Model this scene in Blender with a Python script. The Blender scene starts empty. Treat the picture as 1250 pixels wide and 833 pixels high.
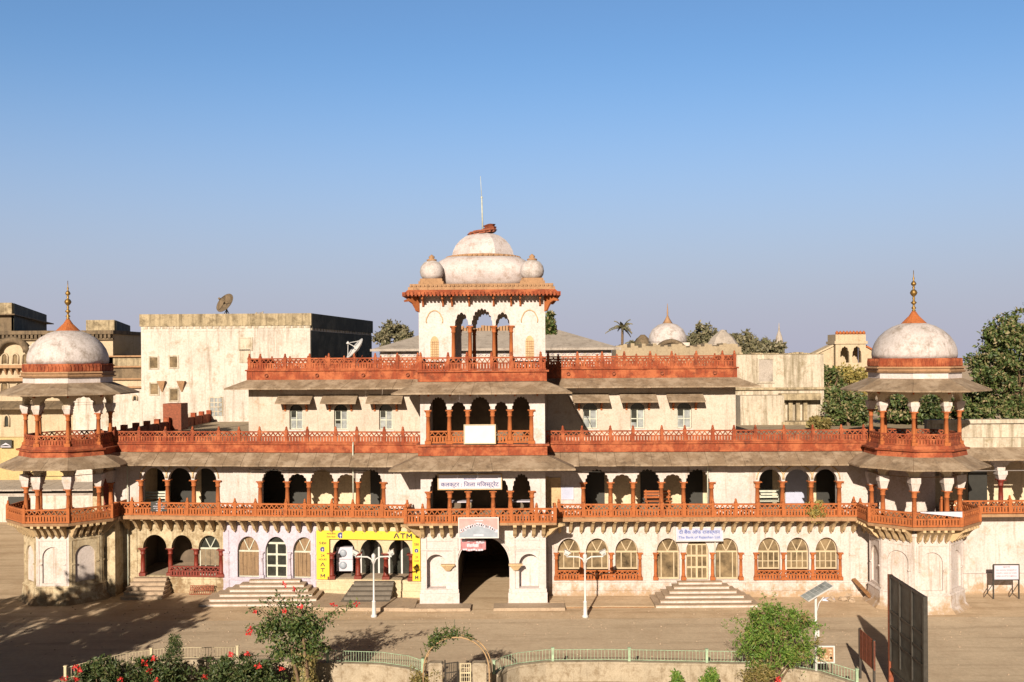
import bpy, math, random
from math import sin, cos, pi, radians, sqrt, atan2
from mathutils import Vector, Matrix, Euler
random.seed(7)
S = bpy.context.scene
COL = S.collection

# ------------------------------------------------------------------ camera, sky, sun, exposure
F = 1250.0                 # focal length in photo pixels (photo 1250 wide)
CX, H, Z0 = 1.52, 12.15, 52.08
ROLL = 0.0068
cam = bpy.data.cameras.new('camera'); cam.lens = 36.0; cam.sensor_width = 36.0
cam.shift_y = 20.5 / 1250; cam.clip_start = 0.5; cam.clip_end = 4000
co = bpy.data.objects.new('camera', cam); COL.objects.link(co); S.camera = co
co.location = (CX, -Z0, H); co.rotation_euler = (pi / 2, ROLL, 0)

SUN_EL, SUN_AZ = radians(21.5), radians(12.4)      # azimuth: sun stands left of the camera's back
w = bpy.data.worlds.new('World'); S.world = w; w.use_nodes = True
nt = w.node_tree; bg = nt.nodes['Background']
sky = nt.nodes.new('ShaderNodeTexSky'); sky.sky_type = 'NISHITA'; sky.sun_disc = False
sky.sun_elevation = SUN_EL; sky.sun_rotation = radians(180) + SUN_AZ
sky.air_density = 1.0; sky.dust_density = 0.6; sky.ozone_density = 5.0; sky.altitude = 100
# dusty lavender band low over the horizon, mixed into the sky itself
geo = nt.nodes.new('ShaderNodeTexCoord'); sep = nt.nodes.new('ShaderNodeSeparateXYZ'); nt.links.new(geo.outputs['Generated'], sep.inputs[0])
rp = nt.nodes.new('ShaderNodeValToRGB'); rp.color_ramp.interpolation = 'EASE'
rp.color_ramp.elements[0].position = 0.0; rp.color_ramp.elements[0].color = (.95,.95,.95,1)
rp.color_ramp.elements[1].position = 0.30; rp.color_ramp.elements[1].color = (0,0,0,1)
nt.links.new(sep.outputs[2], rp.inputs[0])
tint = nt.nodes.new('ShaderNodeMix'); tint.data_type = 'RGBA'; tint.blend_type = 'MULTIPLY'; tint.inputs[0].default_value = 1.0
tint.inputs[7].default_value = (.99, 1.02, 1.02, 1); nt.links.new(sky.outputs[0], tint.inputs[6])
dust = nt.nodes.new('ShaderNodeMix'); dust.data_type = 'RGBA'; dust.inputs[7].default_value = (3.45, 3.45, 4.35, 1)
# sky on the sun's side tinted warm and dimmed to shape the facade fill
dt = nt.nodes.new('ShaderNodeVectorMath'); dt.operation = 'DOT_PRODUCT'; dt.inputs[1].default_value = (-sin(SUN_AZ), -cos(SUN_AZ), 0)
nt.links.new(geo.outputs['Generated'], dt.inputs[0])
ws = nt.nodes.new('ShaderNodeValToRGB'); ws.color_ramp.elements[0].position = .0; ws.color_ramp.elements[0].color = (1,1,1,1)
ws.color_ramp.elements[1].position = .6; ws.color_ramp.elements[1].color = (.66,.50,.33,1); nt.links.new(dt.outputs['Value'], ws.inputs[0])
nt.links.new(rp.outputs[0], dust.inputs[0]); nt.links.new(tint.outputs[2], dust.inputs[6])
up = nt.nodes.new('ShaderNodeValToRGB'); up.color_ramp.elements[0].position = .36; up.color_ramp.elements[0].color = (1,1,1,1)
up.color_ramp.elements[1].position = .50; up.color_ramp.elements[1].color = (.14,.115,.09,1); nt.links.new(sep.outputs[2], up.inputs[0])  # sky above the view darkened on purpose to cut the fill light
hi = nt.nodes.new('ShaderNodeMix'); hi.data_type = 'RGBA'; hi.blend_type = 'MULTIPLY'; hi.inputs[0].default_value = 1.0
warm = nt.nodes.new('ShaderNodeMix'); warm.data_type = 'RGBA'; warm.blend_type = 'MULTIPLY'; warm.inputs[0].default_value = 1.0
nt.links.new(dust.outputs[2], warm.inputs[6]); nt.links.new(ws.outputs[0], warm.inputs[7]); nt.links.new(warm.outputs[2], hi.inputs[6]); nt.links.new(up.outputs[0], hi.inputs[7]); nt.links.new(hi.outputs[2], bg.inputs[0]); bg.inputs[1].default_value = 0.072
sl = bpy.data.lights.new('sun', 'SUN'); sl.energy = 4.6; sl.angle = radians(0.53); sl.color = (1.0, 0.85, 0.66)
so = bpy.data.objects.new('sun', sl); COL.objects.link(so)
so.rotation_euler = Vector((sin(SUN_AZ), cos(SUN_AZ), -math.tan(SUN_EL))).to_track_quat('-Z', 'Y').to_euler()
so.location = (-20, -60, 40)
S.view_settings.view_transform = 'Standard'; S.view_settings.look = 'None'
S.view_settings.exposure = 0.84; S.view_settings.gamma = 1.0; S.view_settings.use_curve_mapping = False
S.cycles.max_bounces = 6

# ------------------------------------------------------------------ photo -> place helpers
KL, KR = 0.115, 0.03
def shy(x):                       # the facade bends away to the left and slightly forward to the right
    return KL * max(0.0, -3.2 - x) - KR * max(0.0, x - 3.3)
def derot(px, py):
    u, v = px - 625.0, 416.5 - py + 20.5
    return u * cos(ROLL) + v * sin(ROLL), -u * sin(ROLL) + v * cos(ROLL)
def at(px, py, yp, sheared=False):   # point seen at a photo pixel, on the plane y = yp
    u, v = derot(px, py); X = 0.0
    for _ in range(12):
        Z = Z0 + yp + (shy(X) if sheared else 0)
        X = CX + u * Z / F
    return X, H + v * Z / F
def wx(px, yp=0.0, py=600): return at(px, py, yp, True)[0]
def bxp(px, yp=-1.7, py=560): return at(px, py, yp)[0]
def gp(px, py, z=0.0):            # point on the level z
    u, v = derot(px, py); Z = (H - z) * F / (-v)
    return CX + u * Z / F, Z - Z0

# ------------------------------------------------------------------ mesh builder
class MB:
    def __init__(s): s.v = []; s.f = []; s.m = []; s.sm = []; s.tf = None
    def pt(s, p):
        s.v.append(tuple(s.tf(Vector(p))) if s.tf else tuple(p)); return len(s.v) - 1
    def face(s, idx, m=0, smooth=False): s.f.append(tuple(idx)); s.m.append(m); s.sm.append(smooth)
    def poly(s, pts, m=0): s.face([s.pt(p) for p in pts], m)
    def box(s, x0, x1, y0, y1, z0, z1, m=0):
        i = [s.pt(p) for p in ((x0,y0,z0),(x1,y0,z0),(x1,y1,z0),(x0,y1,z0),(x0,y0,z1),(x1,y0,z1),(x1,y1,z1),(x0,y1,z1))]
        for q in ((0,3,2,1),(4,5,6,7),(0,1,5,4),(1,2,6,5),(2,3,7,6),(3,0,4,7)): s.face([i[k] for k in q], m)
    def prism(s, lo, hi, m=0):      # two loops of equal length, sides and caps
        n = len(lo); a = [s.pt(p) for p in lo]; b = [s.pt(p) for p in hi]
        s.face(a[::-1], m); s.face(b, m)
        for k in range(n): s.face((a[k], a[(k+1)%n], b[(k+1)%n], b[k]), m)
    def bar(s, p, q, wd, th=None, m=0, up=(0,0,1)):
        p, q = Vector(p), Vector(q); d = (q - p).normalized(); u = Vector(up)
        if abs(d.dot(u)) > .99: u = Vector((0,1,0))
        a = d.cross(u).normalized() * (wd/2); b = a.cross(d).normalized() * ((th or wd)/2)
        s.prism([p-a-b, p+a-b, p+a+b, p-a+b], [q-a-b, q+a-b, q+a+b, q-a+b], m)
    def lathe(s, prof, c=(0,0,0), n=12, m=0, smooth=True, a0=0.0, sq=None):
        rings = []
        for r, z in prof:
            ring = []
            for k in range(n):
                t = a0 + 2*pi*k/n; cx_, sy_ = cos(t), sin(t)
                if sq: g = (abs(cx_)**sq + abs(sy_)**sq)**(-1.0/sq); cx_ *= g; sy_ *= g
                ring.append(s.pt((c[0]+r*cx_, c[1]+r*sy_, c[2]+z)))
            rings.append(ring)
        for a, b in zip(rings, rings[1:]):
            for k in range(n): s.face((a[k], a[(k+1)%n], b[(k+1)%n], b[k]), m, smooth)
        s.face(rings[0][::-1], m); s.face(rings[-1], m)
    def tube(s, pts, rs, n=7, m=0, smooth=True):
        pts = [Vector(p) for p in pts]
        if not isinstance(rs, (list, tuple)): rs = [rs]*len(pts)
        prev = None; rings = []
        for i, p in enumerate(pts):
            d = (pts[min(i+1, len(pts)-1)] - pts[max(i-1, 0)]).normalized()
            a = prev - d*prev.dot(d) if prev else d.orthogonal()
            if a.length < 1e-5: a = d.orthogonal()
            a.normalize(); prev = a; b = d.cross(a)
            rings.append([s.pt(p + (a*cos(2*pi*k/n) + b*sin(2*pi*k/n))*rs[i]) for k in range(n)])
        for a, b in zip(rings, rings[1:]):
            for k in range(n): s.face((a[k], a[(k+1)%n], b[(k+1)%n], b[k]), m, smooth)
        s.face(rings[0][::-1], m); s.face(rings[-1], m)
    def sphere(s, c, r, n=12, m=0, sz=1.0):
        s.lathe([(r*sin(pi*k/8)+1e-4, -r*sz*cos(pi*k/8)) for k in range(9)], c, n, m)
    def build(s, name, mats, parent=None, shear=False, origin=None):
        if not isinstance(mats, (list, tuple)): mats = [mats]
        vs = s.v
        if shear: vs = [(x, y + shy(x), z) for x, y, z in vs]
        if origin: ox, oy, oz = origin; vs = [(x-ox, y-oy, z-oz) for x, y, z in vs]
        me = bpy.data.meshes.new(name); me.from_pydata(vs, [], s.f)
        for m in mats: me.materials.append(m)
        me.polygons.foreach_set('material_index', s.m); me.polygons.foreach_set('use_smooth', s.sm); me.update()
        o = bpy.data.objects.new(name, me); COL.objects.link(o)
        if origin: o.location = origin
        if parent is not None: o.parent = parent
        return o

def empty(name, loc=(0,0,0), rz=0.0):
    o = bpy.data.objects.new(name, None); COL.objects.link(o); o.location = loc; o.rotation_euler = (0,0,rz); return o
def tag(o, label=None, cat=None, group=None, kind=None):
    if label: o['label'] = label
    if cat: o['category'] = cat
    if group: o['group'] = group
    if kind: o['kind'] = kind
    return o
def dup(o, loc, parent, rz=None, scale=None):
    c = o.copy(); COL.objects.link(c); c.location = loc; c.parent = parent
    if rz is not None: c.rotation_euler = (0,0,rz)
    if scale is not None: c.scale = scale
    return c
def copy_tree(o, parent=None):
    c = o.copy(); COL.objects.link(c); c.parent = parent
    for ch in list(o.children): copy_tree(ch, c)
    return c
def text(body, width, loc, mat, parent, name='lettering', rot=(pi/2,0,0), height=None, bold=.016):
    cu = bpy.data.curves.new('t', 'FONT'); cu.body = body; cu.size = 1.0; cu.extrude = 0.0; cu.offset = bold; cu.align_x = 'CENTER'; cu.resolution_u = 3
    o = bpy.data.objects.new('t', cu); me = bpy.data.meshes.new_from_object(o); bpy.data.objects.remove(o)
    xs = [v.co.x for v in me.vertices]; ys = [v.co.y for v in me.vertices]
    k = width / (max(xs) - min(xs)); ky = (height / (max(ys) - min(ys))) if height else k
    mx, my = (max(xs)+min(xs))/2, (max(ys)+min(ys))/2
    for v in me.vertices: v.co = ((v.co.x-mx)*k, (v.co.y-my)*ky, 0)
    me.materials.clear(); me.materials.append(mat)
    p = bpy.data.objects.new(name, me); COL.objects.link(p); p.location = loc; p.rotation_euler = rot; p.parent = parent
    return p

# ------------------------------------------------------------------ materials
def nmat(name):
    m = bpy.data.materials.new(name); m.use_nodes = True
    return m, m.node_tree, m.node_tree.nodes['Principled BSDF']
def ramp(nt, fac, stops):
    r = nt.nodes.new('ShaderNodeValToRGB')
    while len(r.color_ramp.elements) < len(stops): r.color_ramp.elements.new(0.5)
    for e, (p, c) in zip(r.color_ramp.elements, stops): e.position = p; e.color = (c[0], c[1], c[2], 1)
    nt.links.new(fac, r.inputs[0]); return r.outputs[0]
def noise(nt, scale, detail=5, rough=0.6, stretch=None, pos=None):
    if pos is None:
        pos = nt.nodes.new('ShaderNodeNewGeometry').outputs['Position']
    if stretch:
        mp = nt.nodes.new('ShaderNodeMapping'); mp.inputs['Scale'].default_value = stretch
        nt.links.new(pos, mp.inputs[0]); pos = mp.outputs[0]
    n = nt.nodes.new('ShaderNodeTexNoise'); n.inputs['Scale'].default_value = scale
    n.inputs['Detail'].default_value = detail; n.inputs['Roughness'].default_value = rough
    nt.links.new(pos, n.inputs['Vector']); return n.outputs['Fac']
def mix(nt, fac, a, b, mode='MIX'):
    m = nt.nodes.new('ShaderNodeMix'); m.data_type = 'RGBA'; m.blend_type = mode
    if isinstance(fac, (int, float)): m.inputs[0].default_value = fac
    else: nt.links.new(fac, m.inputs[0])
    for s_, i in ((a, 6), (b, 7)):
        if isinstance(s_, tuple): m.inputs[i].default_value = (*s_, 1)
        else: nt.links.new(s_, m.inputs[i])
    return m.outputs[2]
def bump(nt, bs, fac, strength=0.3, dist=0.03):
    b = nt.nodes.new('ShaderNodeBump'); b.inputs['Strength'].default_value = strength; b.inputs['Distance'].default_value = dist
    nt.links.new(fac, b.inputs['Height']); nt.links.new(b.outputs[0], bs.inputs['Normal'])

def plaster(name, base, stain, amount=0.5, streak=0.4, blotch=None, scale=1.0, rough=0.9, damp=None):
    m, nt, bs = nmat(name)
    c = ramp(nt, noise(nt, 0.7*scale, 6, .65), [(.35, tuple(v*.84 for v in base)), (.6, base)])
    t1 = .60-.16*amount
    s1 = ramp(nt, noise(nt, 1.5*scale, 9, .74), [(t1, (0,0,0)), (t1+.16, (.85,.85,.85))])
    c = mix(nt, s1, c, stain) if amount > 0 else c
    t2 = .60-.14*streak
    s2 = ramp(nt, noise(nt, 1.7*scale, 8, .72, (2.4, 2.4, .16)), [(t2, (0,0,0)), (t2+.2, (.85,.85,.85))])
    c = mix(nt, s2, c, tuple(v*.7 for v in stain))
    s3 = ramp(nt, noise(nt, 11*scale, 6, .8), [(.36, (.72,.69,.66)), (.58, (1,1,1))])
    c = mix(nt, .8, c, s3, 'MULTIPLY')
    if blotch:
        s4 = ramp(nt, noise(nt, .8*scale, 7, .72), [(.46, (0,0,0)), (.60, (1,1,1))]); c = mix(nt, s4, c, blotch)
    if damp:      # patchy rising damp and splashed earth on the lowest metre of old masonry
        gz = nt.nodes.new('ShaderNodeNewGeometry'); sz = nt.nodes.new('ShaderNodeSeparateXYZ'); nt.links.new(gz.outputs['Position'], sz.inputs[0])
        md = nt.nodes.new('ShaderNodeMath'); md.operation = 'MULTIPLY_ADD'; md.inputs[1].default_value = -.28; md.inputs[2].default_value = .24; nt.links.new(sz.outputs[2], md.inputs[0])
        ad = nt.nodes.new('ShaderNodeMath'); ad.operation = 'ADD'; nt.links.new(noise(nt, 1.8, 9, .75), ad.inputs[0]); nt.links.new(md.outputs[0], ad.inputs[1])
        c = mix(nt, ramp(nt, ad.outputs[0], [(.56, (0,0,0)), (.72, (.85,.85,.85))]), c, damp)
    nt.links.new(c, bs.inputs['Base Color']); bs.inputs['Roughness'].default_value = rough
    bump(nt, bs, noise(nt, 6*scale, 8, .75), .35, .03)
    return m
def plain(name, col, rough=0.6, metal=0.0, var=0.15, scale=6.0, bmp=0.0):
    m, nt, bs = nmat(name)
    c = ramp(nt, noise(nt, scale, 5, .65), [(.3, tuple(v*(1-var) for v in col)), (.7, tuple(min(1, v*(1+var)) for v in col))])
    nt.links.new(c, bs.inputs['Base Color']); bs.inputs['Roughness'].default_value = rough; bs.inputs['Metallic'].default_value = metal
    if bmp: bump(nt, bs, noise(nt, scale*2, 5, .7), bmp, .02)
    return m
def leafmat(name, cols, trans=0.25):
    m, nt, bs = nmat(name)
    g = nt.nodes.new('ShaderNodeNewGeometry')
    n = len(cols)
    c = ramp(nt, g.outputs['Random Per Island'], [(k/(n-1) if n > 1 else 0, cols[k]) for k in range(n)])
    nt.links.new(c, bs.inputs['Base Color']); bs.inputs['Roughness'].default_value = .55
    t = nt.nodes.new('ShaderNodeBsdfTranslucent'); nt.links.new(c, t.inputs[0])
    mx = nt.nodes.new('ShaderNodeMixShader'); mx.inputs[0].default_value = trans
    nt.links.new(bs.outputs[0], mx.inputs[1]); nt.links.new(t.outputs[0], mx.inputs[2])
    nt.links.new(mx.outputs[0], nt.nodes['Material Output'].inputs[0])
    return m

M = {}
M['white'] = plaster('white_plaster', (.545,.495,.49), (.36,.29,.21), .38, .45, None, 1.0, .9, (.30,.20,.11))
M['bay'] = plaster('bay_plaster', (.56,.515,.525), (.40,.33,.26), .3, .3)
M['upper'] = plaster('upper_plaster', (.51,.445,.39), (.35,.26,.18), .35, .4)
M['old'] = plaster('old_plaster', (.50,.42,.29), (.20,.14,.07), .8, .75, None, 1.2, .9, (.20,.13,.07))
M['lilac'] = plaster('lilac_plaster', (.48,.44,.55), (.38,.33,.34), .35, .4)
M['cream'] = plaster('cream_plaster', (.54,.46,.32), (.42,.32,.19), .3, .3)
M['inner'] = plaster('inner_plaster', (.62,.52,.38), (.35,.27,.18), .35, .3)
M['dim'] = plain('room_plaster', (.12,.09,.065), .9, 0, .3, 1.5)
M['dome'] = plaster('dome_lime', (.52,.485,.50), (.25,.21,.185), .75, .35, None, 1.2)
M['domew'] = plaster('dome_whitewash', (.53,.49,.515), (.33,.26,.235), .65, .15, None, 1.7)
M['red'] = plaster('red_ochre', (.255,.052,.018), (.105,.03,.016), .6, .65, (.34,.10,.04), 2.0)
M['rail'] = plaster('orange_ochre', (.38,.115,.033), (.17,.045,.017), .45, .4, None, 2.0)
M['reddark'] = plain('dark_red_paint', (.15,.018,.009), .6, 0, .35)
M['eave'] = plaster('eave_stone', (.245,.178,.12), (.112,.08,.055), .65, .1, (.315,.245,.18), 1.4)
M['tan'] = plaster('tan_stone', (.36,.215,.12), (.18,.10,.055), .5, .4, None, 2.0)
M['brkt'] = plaster('bracket_stone', (.52,.385,.225), (.28,.18,.10), .4, .3, None, 2.0)
M['step'] = plaster('step_stone', (.40,.31,.23), (.24,.17,.12), .45, .1, None, 1.5)
M['stepw'] = plaster('step_edge', (.56,.51,.50), (.40,.33,.28), .75, .1, None, 3.0)
M['dstep'] = plaster('dark_step', (.16,.14,.12), (.08,.07,.06), .4, .1, None, 2.0)
M['wood'] = plain('old_wood', (.22,.11,.045), .7, 0, .4, 9)
M['shut'] = plaster('brown_shutter', (.25,.16,.085), (.11,.06,.03), .5, .8, None, 3.0, .6)
M['lat'] = plain('cream_lattice', (.42,.34,.225), .6, 0, .15)
M['grey'] = plain('grey_green_frame', (.42,.44,.38), .6, 0, .2)
M['pane'] = plain('patchy_pane', (.15,.11,.065), .18, 0, .75, 1.6)  # noise paints in dark patches for reflections and dim rooms
M['dpane'] = plain('dark_pane', (.03,.032,.028), .12, 0, .4, 3)
M['bpane'] = plain('blue_grey_pane', (.22,.24,.25), .3, 0, .4, 3)
M['wmetal'] = plain('white_metal', (.50,.50,.51), .4, 0, .08)
M['dmetal'] = plain('dark_metal', (.05,.045,.04), .5, .3, .3)
M['gmetal'] = plain('green_rail_paint', (.26,.36,.25), .6, 0, .35)
M['cmetal'] = plain('cream_rail_paint', (.44,.38,.26), .5, 0, .2)
M['rust'] = plain('rust', (.20,.055,.025), .75, .1, .4, 8, .2)
M['bback'] = plain('board_back', (.05,.052,.05), .5, .3, .6, 1.6)
M['brass'] = plain('brass', (.24,.15,.05), .5, .8, .4)
M['yellow'] = plain('yellow_sign', (.66,.45,.02), .5, 0, .06, 2)
M['black'] = plain('black_paint', (.02,.02,.018), .5, 0, .2)
M['navy'] = plain('navy_paint', (.03,.04,.16), .5, 0, .1)
M['blue'] = plain('blue_paint', (.06,.09,.32), .5, 0, .1)
M['ochre'] = plain('ochre_print', (.62,.40,.03), .5, 0, .1)
M['signw'] = plain('sign_white', (.47,.45,.54), .5, 0, .06, 3)
M['signl'] = plain('sign_lilac', (.36,.39,.53), .5, 0, .1, 3)
M['pink'] = plain('poster_pink', (.52,.25,.25), .5, 0, .15, 3)
M['slate'] = plain('poster_slate', (.25,.29,.36), .5, 0, .15, 3)
M['maroon'] = plain('banner_maroon', (.36,.15,.17), .6, 0, .3, 6)
M['ground'] = None
M['roof'] = plaster('terrace_roof', (.36,.29,.20), (.20,.15,.10), .5, 0, None, .6)
M['ruin'] = plaster('ruined_white', (.52,.46,.385), (.22,.18,.105), .5, 1.0, None, .8)
M['block'] = plaster('white_block', (.55,.505,.475), (.30,.24,.17), .5, .7, None, .7)
M['blocktop'] = plaster('stained_parapet', (.40,.33,.22), (.13,.10,.06), .8, .9, None, 1.0)
M['bgcream'] = plaster('far_cream', (.48,.395,.285), (.32,.24,.15), .4, .45, None, .8)
M['bgyel'] = plaster('far_yellow', (.50,.39,.19), (.42,.32,.16), .3, .3, None, .7)
M['bgdark'] = plaster('far_dark_stone', (.17,.125,.08), (.06,.045,.03), .7, .8, None, .7)
M['slateroof'] = plaster('grey_roof', (.38,.34,.31), (.20,.17,.15), .6, .2, None, 1.2)
M['bark'] = plain('bark', (.13,.085,.05), .9, 0, .4, 8, .4)
M['flower'] = leafmat('red_flower', [(.50,.02,.02), (.72,.05,.04), (.60,.06,.08)], .3)
M['bougain'] = leafmat('dark_leaf', [(.020,.045,.012), (.045,.085,.020), (.08,.12,.03), (.14,.15,.045)], .2)
M['hedge'] = leafmat('hedge_leaf', [(.020,.040,.012), (.04,.07,.018), (.07,.10,.03), (.10,.10,.035)], .2)
M['bright'] = leafmat('bright_leaf', [(.05,.12,.015), (.10,.20,.028), (.15,.26,.04), (.24,.27,.07)], .3)
M['bigleaf'] = leafmat('tree_leaf', [(.022,.046,.012), (.05,.085,.02), (.09,.13,.035), (.15,.16,.06), (.26,.20,.11)], .15)
M['dryleaf'] = leafmat('dry_leaf', [(.12,.10,.03), (.22,.18,.06), (.30,.23,.09), (.10,.12,.03)], .25)
M['farleaf'] = leafmat('far_leaf', [(.10,.10,.06), (.15,.14,.085), (.21,.18,.11), (.12,.13,.06)], .15)
M['yelleaf'] = leafmat('yellow_leaf', [(.28,.22,.06), (.40,.32,.10), (.14,.14,.04)], .25)
M['gwall'] = plaster('garden_wall_plaster', (.38,.325,.25), (.20,.15,.095), .8, .35, None, 1.8)
M['sideshade'] = plaster('painted_side_shade', (.035,.038,.030), (.02,.02,.016), .5, .6, (.075,.072,.055), .8)  # near-black tone paints shade onto sides turned from the sun
M['brown'] = plain('brown_board', (.11,.032,.018), .75, .1, .4, 8, .2)
M['vine'] = plain('dry_vine', (.36,.24,.13), .8, 0, .3)
M['curt'] = plain('old_boards', (.17,.13,.085), .8, 0, .35, 4)

def ground_mat(name, a, b, c):
    m, nt, bs = nmat(name)
    col = ramp(nt, noise(nt, .12, 6, .6), [(.3, a), (.7, b)])
    s = ramp(nt, noise(nt, .5, 8, .7), [(.45, (0,0,0)), (.75, (.8,.8,.8))]); col = mix(nt, s, col, c)
    s = ramp(nt, noise(nt, 1.0, 7, .7, (.10, 1.3, 1)), [(.50, (0,0,0)), (.66, (.75,.75,.75))]); col = mix(nt, s, col, tuple(v*.82 for v in c))
    s = ramp(nt, noise(nt, 5, 6, .75), [(.3, (.76,.74,.72)), (.65, (1.06,1.05,1.04))]); col = mix(nt, .8, col, s, 'MULTIPLY')
    s = ramp(nt, noise(nt, 28, 3, .7), [(.3, (.72,.70,.68)), (.6, (1,1,1))]); col = mix(nt, .6, col, s, 'MULTIPLY')
    nt.links.new(col, bs.inputs['Base Color']); bs.inputs['Roughness'].default_value = .95
    bump(nt, bs, noise(nt, 9, 8, .75), .4, .03)
    return m
M['ground'] = ground_mat('dusty_ground', (.53,.405,.275), (.62,.49,.345), (.40,.275,.165))
M['road'] = ground_mat('dusty_asphalt', (.49,.40,.295), (.60,.495,.37), (.42,.325,.23))
M['garden'] = ground_mat('garden_soil', (.30,.22,.12), (.36,.28,.16), (.20,.17,.07))

# ------------------------------------------------------------------ ground
g = MB(); g.poly([(-900,-200,0),(900,-200,0),(900,1500,0),(-900,1500,0)])
tag(g.build('ground', M['ground']), kind='structure')
r_ = MB(); r_.poly([(-60,-14.5,.004),(60,-14.5,.004),(60,-5.2,.004),(20,-4.6,.004),(-12,-4.4,.004),(-60,-5,.004)])
tag(r_.build('road', M['road']), kind='structure')

# ------------------------------------------------------------------ the palace
PAL = empty('palace_building')
tag(PAL, 'long cream and red ochre palace with domed corner pavilions and arched gateway', 'palace')

def arch_pts(o):
    n = 28; pts = []; hw = o['w']/2; cusp = o.get('cusp', 0)
    n = max(n, cusp*6) if cusp else n
    for k in range(n+1):
        t = pi - pi*k/n
        m = 1.0 if not cusp or k in (0, n) else 1 - .11*(1 - abs(sin(cusp*t))**.8)
        e = o.get('e', 1.0)
        pts.append([o['x'] + hw*cos(t)*m, o['s'] + (o['c']-o['s'])*(sin(t)**e)*m])
    for k in range(1, n+1): pts[k][0] = max(pts[k][0], pts[k-1][0] + 1e-4)
    return pts
def arch_wall(mb, x0, x1, z0, z1, y0, th, ops, m=0, mr=None):
    y1 = y0 + th; mr = m if mr is None else mr
    def q(xa, xb, za, zb, za2=None, zb2=None):
        za2 = za if za2 is None else za2; zb2 = zb if zb2 is None else zb2
        mb.poly([(xa,y0,za),(xb,y0,za2),(xb,y0,zb2),(xa,y0,zb)], m)
        mb.poly([(xb,y1,za2),(xa,y1,za),(xa,y1,zb),(xb,y1,zb2)], m)
    cur = x0; ops = sorted(ops, key=lambda o: o['x']); lo_open = False
    for i, o in enumerate(ops):
        a, b = o['x']-o['w']/2, o['x']+o['w']/2
        nx = ops[i+1] if i+1 < len(ops) else None
        ro = bool(nx) and o.get('open', False) and nx.get('open', False) and nx['x']-nx['w']/2 - b < .4
        if a > cur + 1e-4:
            zb = o['s'] if lo_open else z0
            q(cur, a, zb, z1)
            if lo_open:
                mb.poly([(cur,y0,zb),(cur,y1,zb),(a,y1,zb),(a,y0,zb)], mr)
                if o['b'] > z0: q(cur, a, z0, o['b']); mb.poly([(cur,y0,o['b']),(a,y0,o['b']),(a,y1,o['b']),(cur,y1,o['b'])], mr)
        if o['b'] > z0: q(a, b, z0, o['b']); mb.poly([(a,y0,o['b']),(b,y0,o['b']),(b,y1,o['b']),(a,y1,o['b'])], mr)
        pts = arch_pts(o)
        for p, r in zip(pts, pts[1:]): q(p[0], r[0], p[1], z1, r[1], z1)
        loop = ([] if lo_open else [(a, o['b'])]) + [tuple(p) for p in pts] + ([] if ro else [(b, o['b'])])
        for p, r in zip(loop, loop[1:]): mb.poly([(p[0],y0,p[1]),(p[0],y1,p[1]),(r[0],y1,r[1]),(r[0],y0,r[1])], mr)
        cur = b; lo_open = ro
    if x1 > cur + 1e-4: q(cur, x1, z0, z1)
    mb.poly([(x0,y0,z1),(x1,y0,z1),(x1,y1,z1),(x0,y1,z1)], m); (mb.poly([(x0,y0,z0),(x0,y1,z0),(x1,y1,z0),(x1,y0,z0)], m) if z0 > .05 else None)
    mb.poly([(x0,y0,z0),(x0,y0,z1),(x0,y1,z1),(x0,y1,z0)], m); mb.poly([(x1,y0,z0),(x1,y1,z0),(x1,y1,z1),(x1,y0,z1)], m)

def eave(mb, inner, outer, zi, zo, th=.07, m=0):
    n = len(inner)
    for k in range(n-1):
        a, b, c, d = inner[k], inner[k+1], outer[k+1], outer[k]
        # slabs: divide each run into stone slabs of slightly uneven lie
        L = (Vector(c)-Vector(d)).length; ns = max(1, int(L/0.9))
        for j in range(ns):
            gp_ = .007/max(.01, L/ns)/1.0; t0, t1 = (j+gp_)/ns, (j+1-gp_)/ns
            lp = lambda u, v, t: (u[0]+(v[0]-u[0])*t, u[1]+(v[1]-u[1])*t)
            jz = random.uniform(-.012, .012)
            A, B, Cc, D = lp(a,b,t0), lp(a,b,t1), lp(d,c,t1), lp(d,c,t0)
            mb.prism([(A[0],A[1],zi-th),(D[0],D[1],zo-th+jz),(Cc[0],Cc[1],zo-th+jz),(B[0],B[1],zi-th)],
                     [(A[0],A[1],zi),(D[0],D[1],zo+jz),(Cc[0],Cc[1],zo+jz),(B[0],B[1],zi)], m)

# shared columns: shaft with rings and a flared head, standing at z = 0
_cols = {}
def column(x, y, z0, h, r, parent, mat='rail', cap=None, shear=False, caph=.28):
    key = (round(h,2), r, mat, cap, caph)
    if shear: y += shy(x)
    if key not in _cols:
        b = MB()
        b.box(-r*1.45, r*1.45, -r*1.45, r*1.45, 0, .16)
        b.lathe([(r*1.3,.16),(r*1.15,.24),(r,.30),(r*1.02,h*.45),(r*.85,h-.34),(r*1.15,h-.33),(r*1.15,h-.28),(r*.9,h-.26),(r*1.25,h-.10),(r*1.6,h-.05)], n=10)
        b.box(-r*1.65, r*1.65, -r*1.65, r*1.65, h-.05, h)
        o = b.build('column', M[mat], parent); o.location = (x, y, z0); cs = None
        if cap:
            c = MB()
            c.prism([(-r*1.25,-r*1.25,h),(r*1.25,-r*1.25,h),(r*1.25,r*1.25,h),(-r*1.25,r*1.25,h)], [(-r*1.9,-r*1.9,h+caph*.55),(r*1.9,-r*1.9,h+caph*.55),(r*1.9,r*1.9,h+caph*.55),(-r*1.9,r*1.9,h+caph*.55)])
            c.box(-r*2.05, r*2.05, -r*2.05, r*2.05, h+caph*.55, h+caph)
            cs = c.build('capital', M[cap], o)
        _cols[key] = (o, cs); return o
    o, cs = _cols[key]
    d = dup(o, (x, y, z0), parent)
    if cs: dup(cs, (0,0,0), d)
    return d

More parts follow.
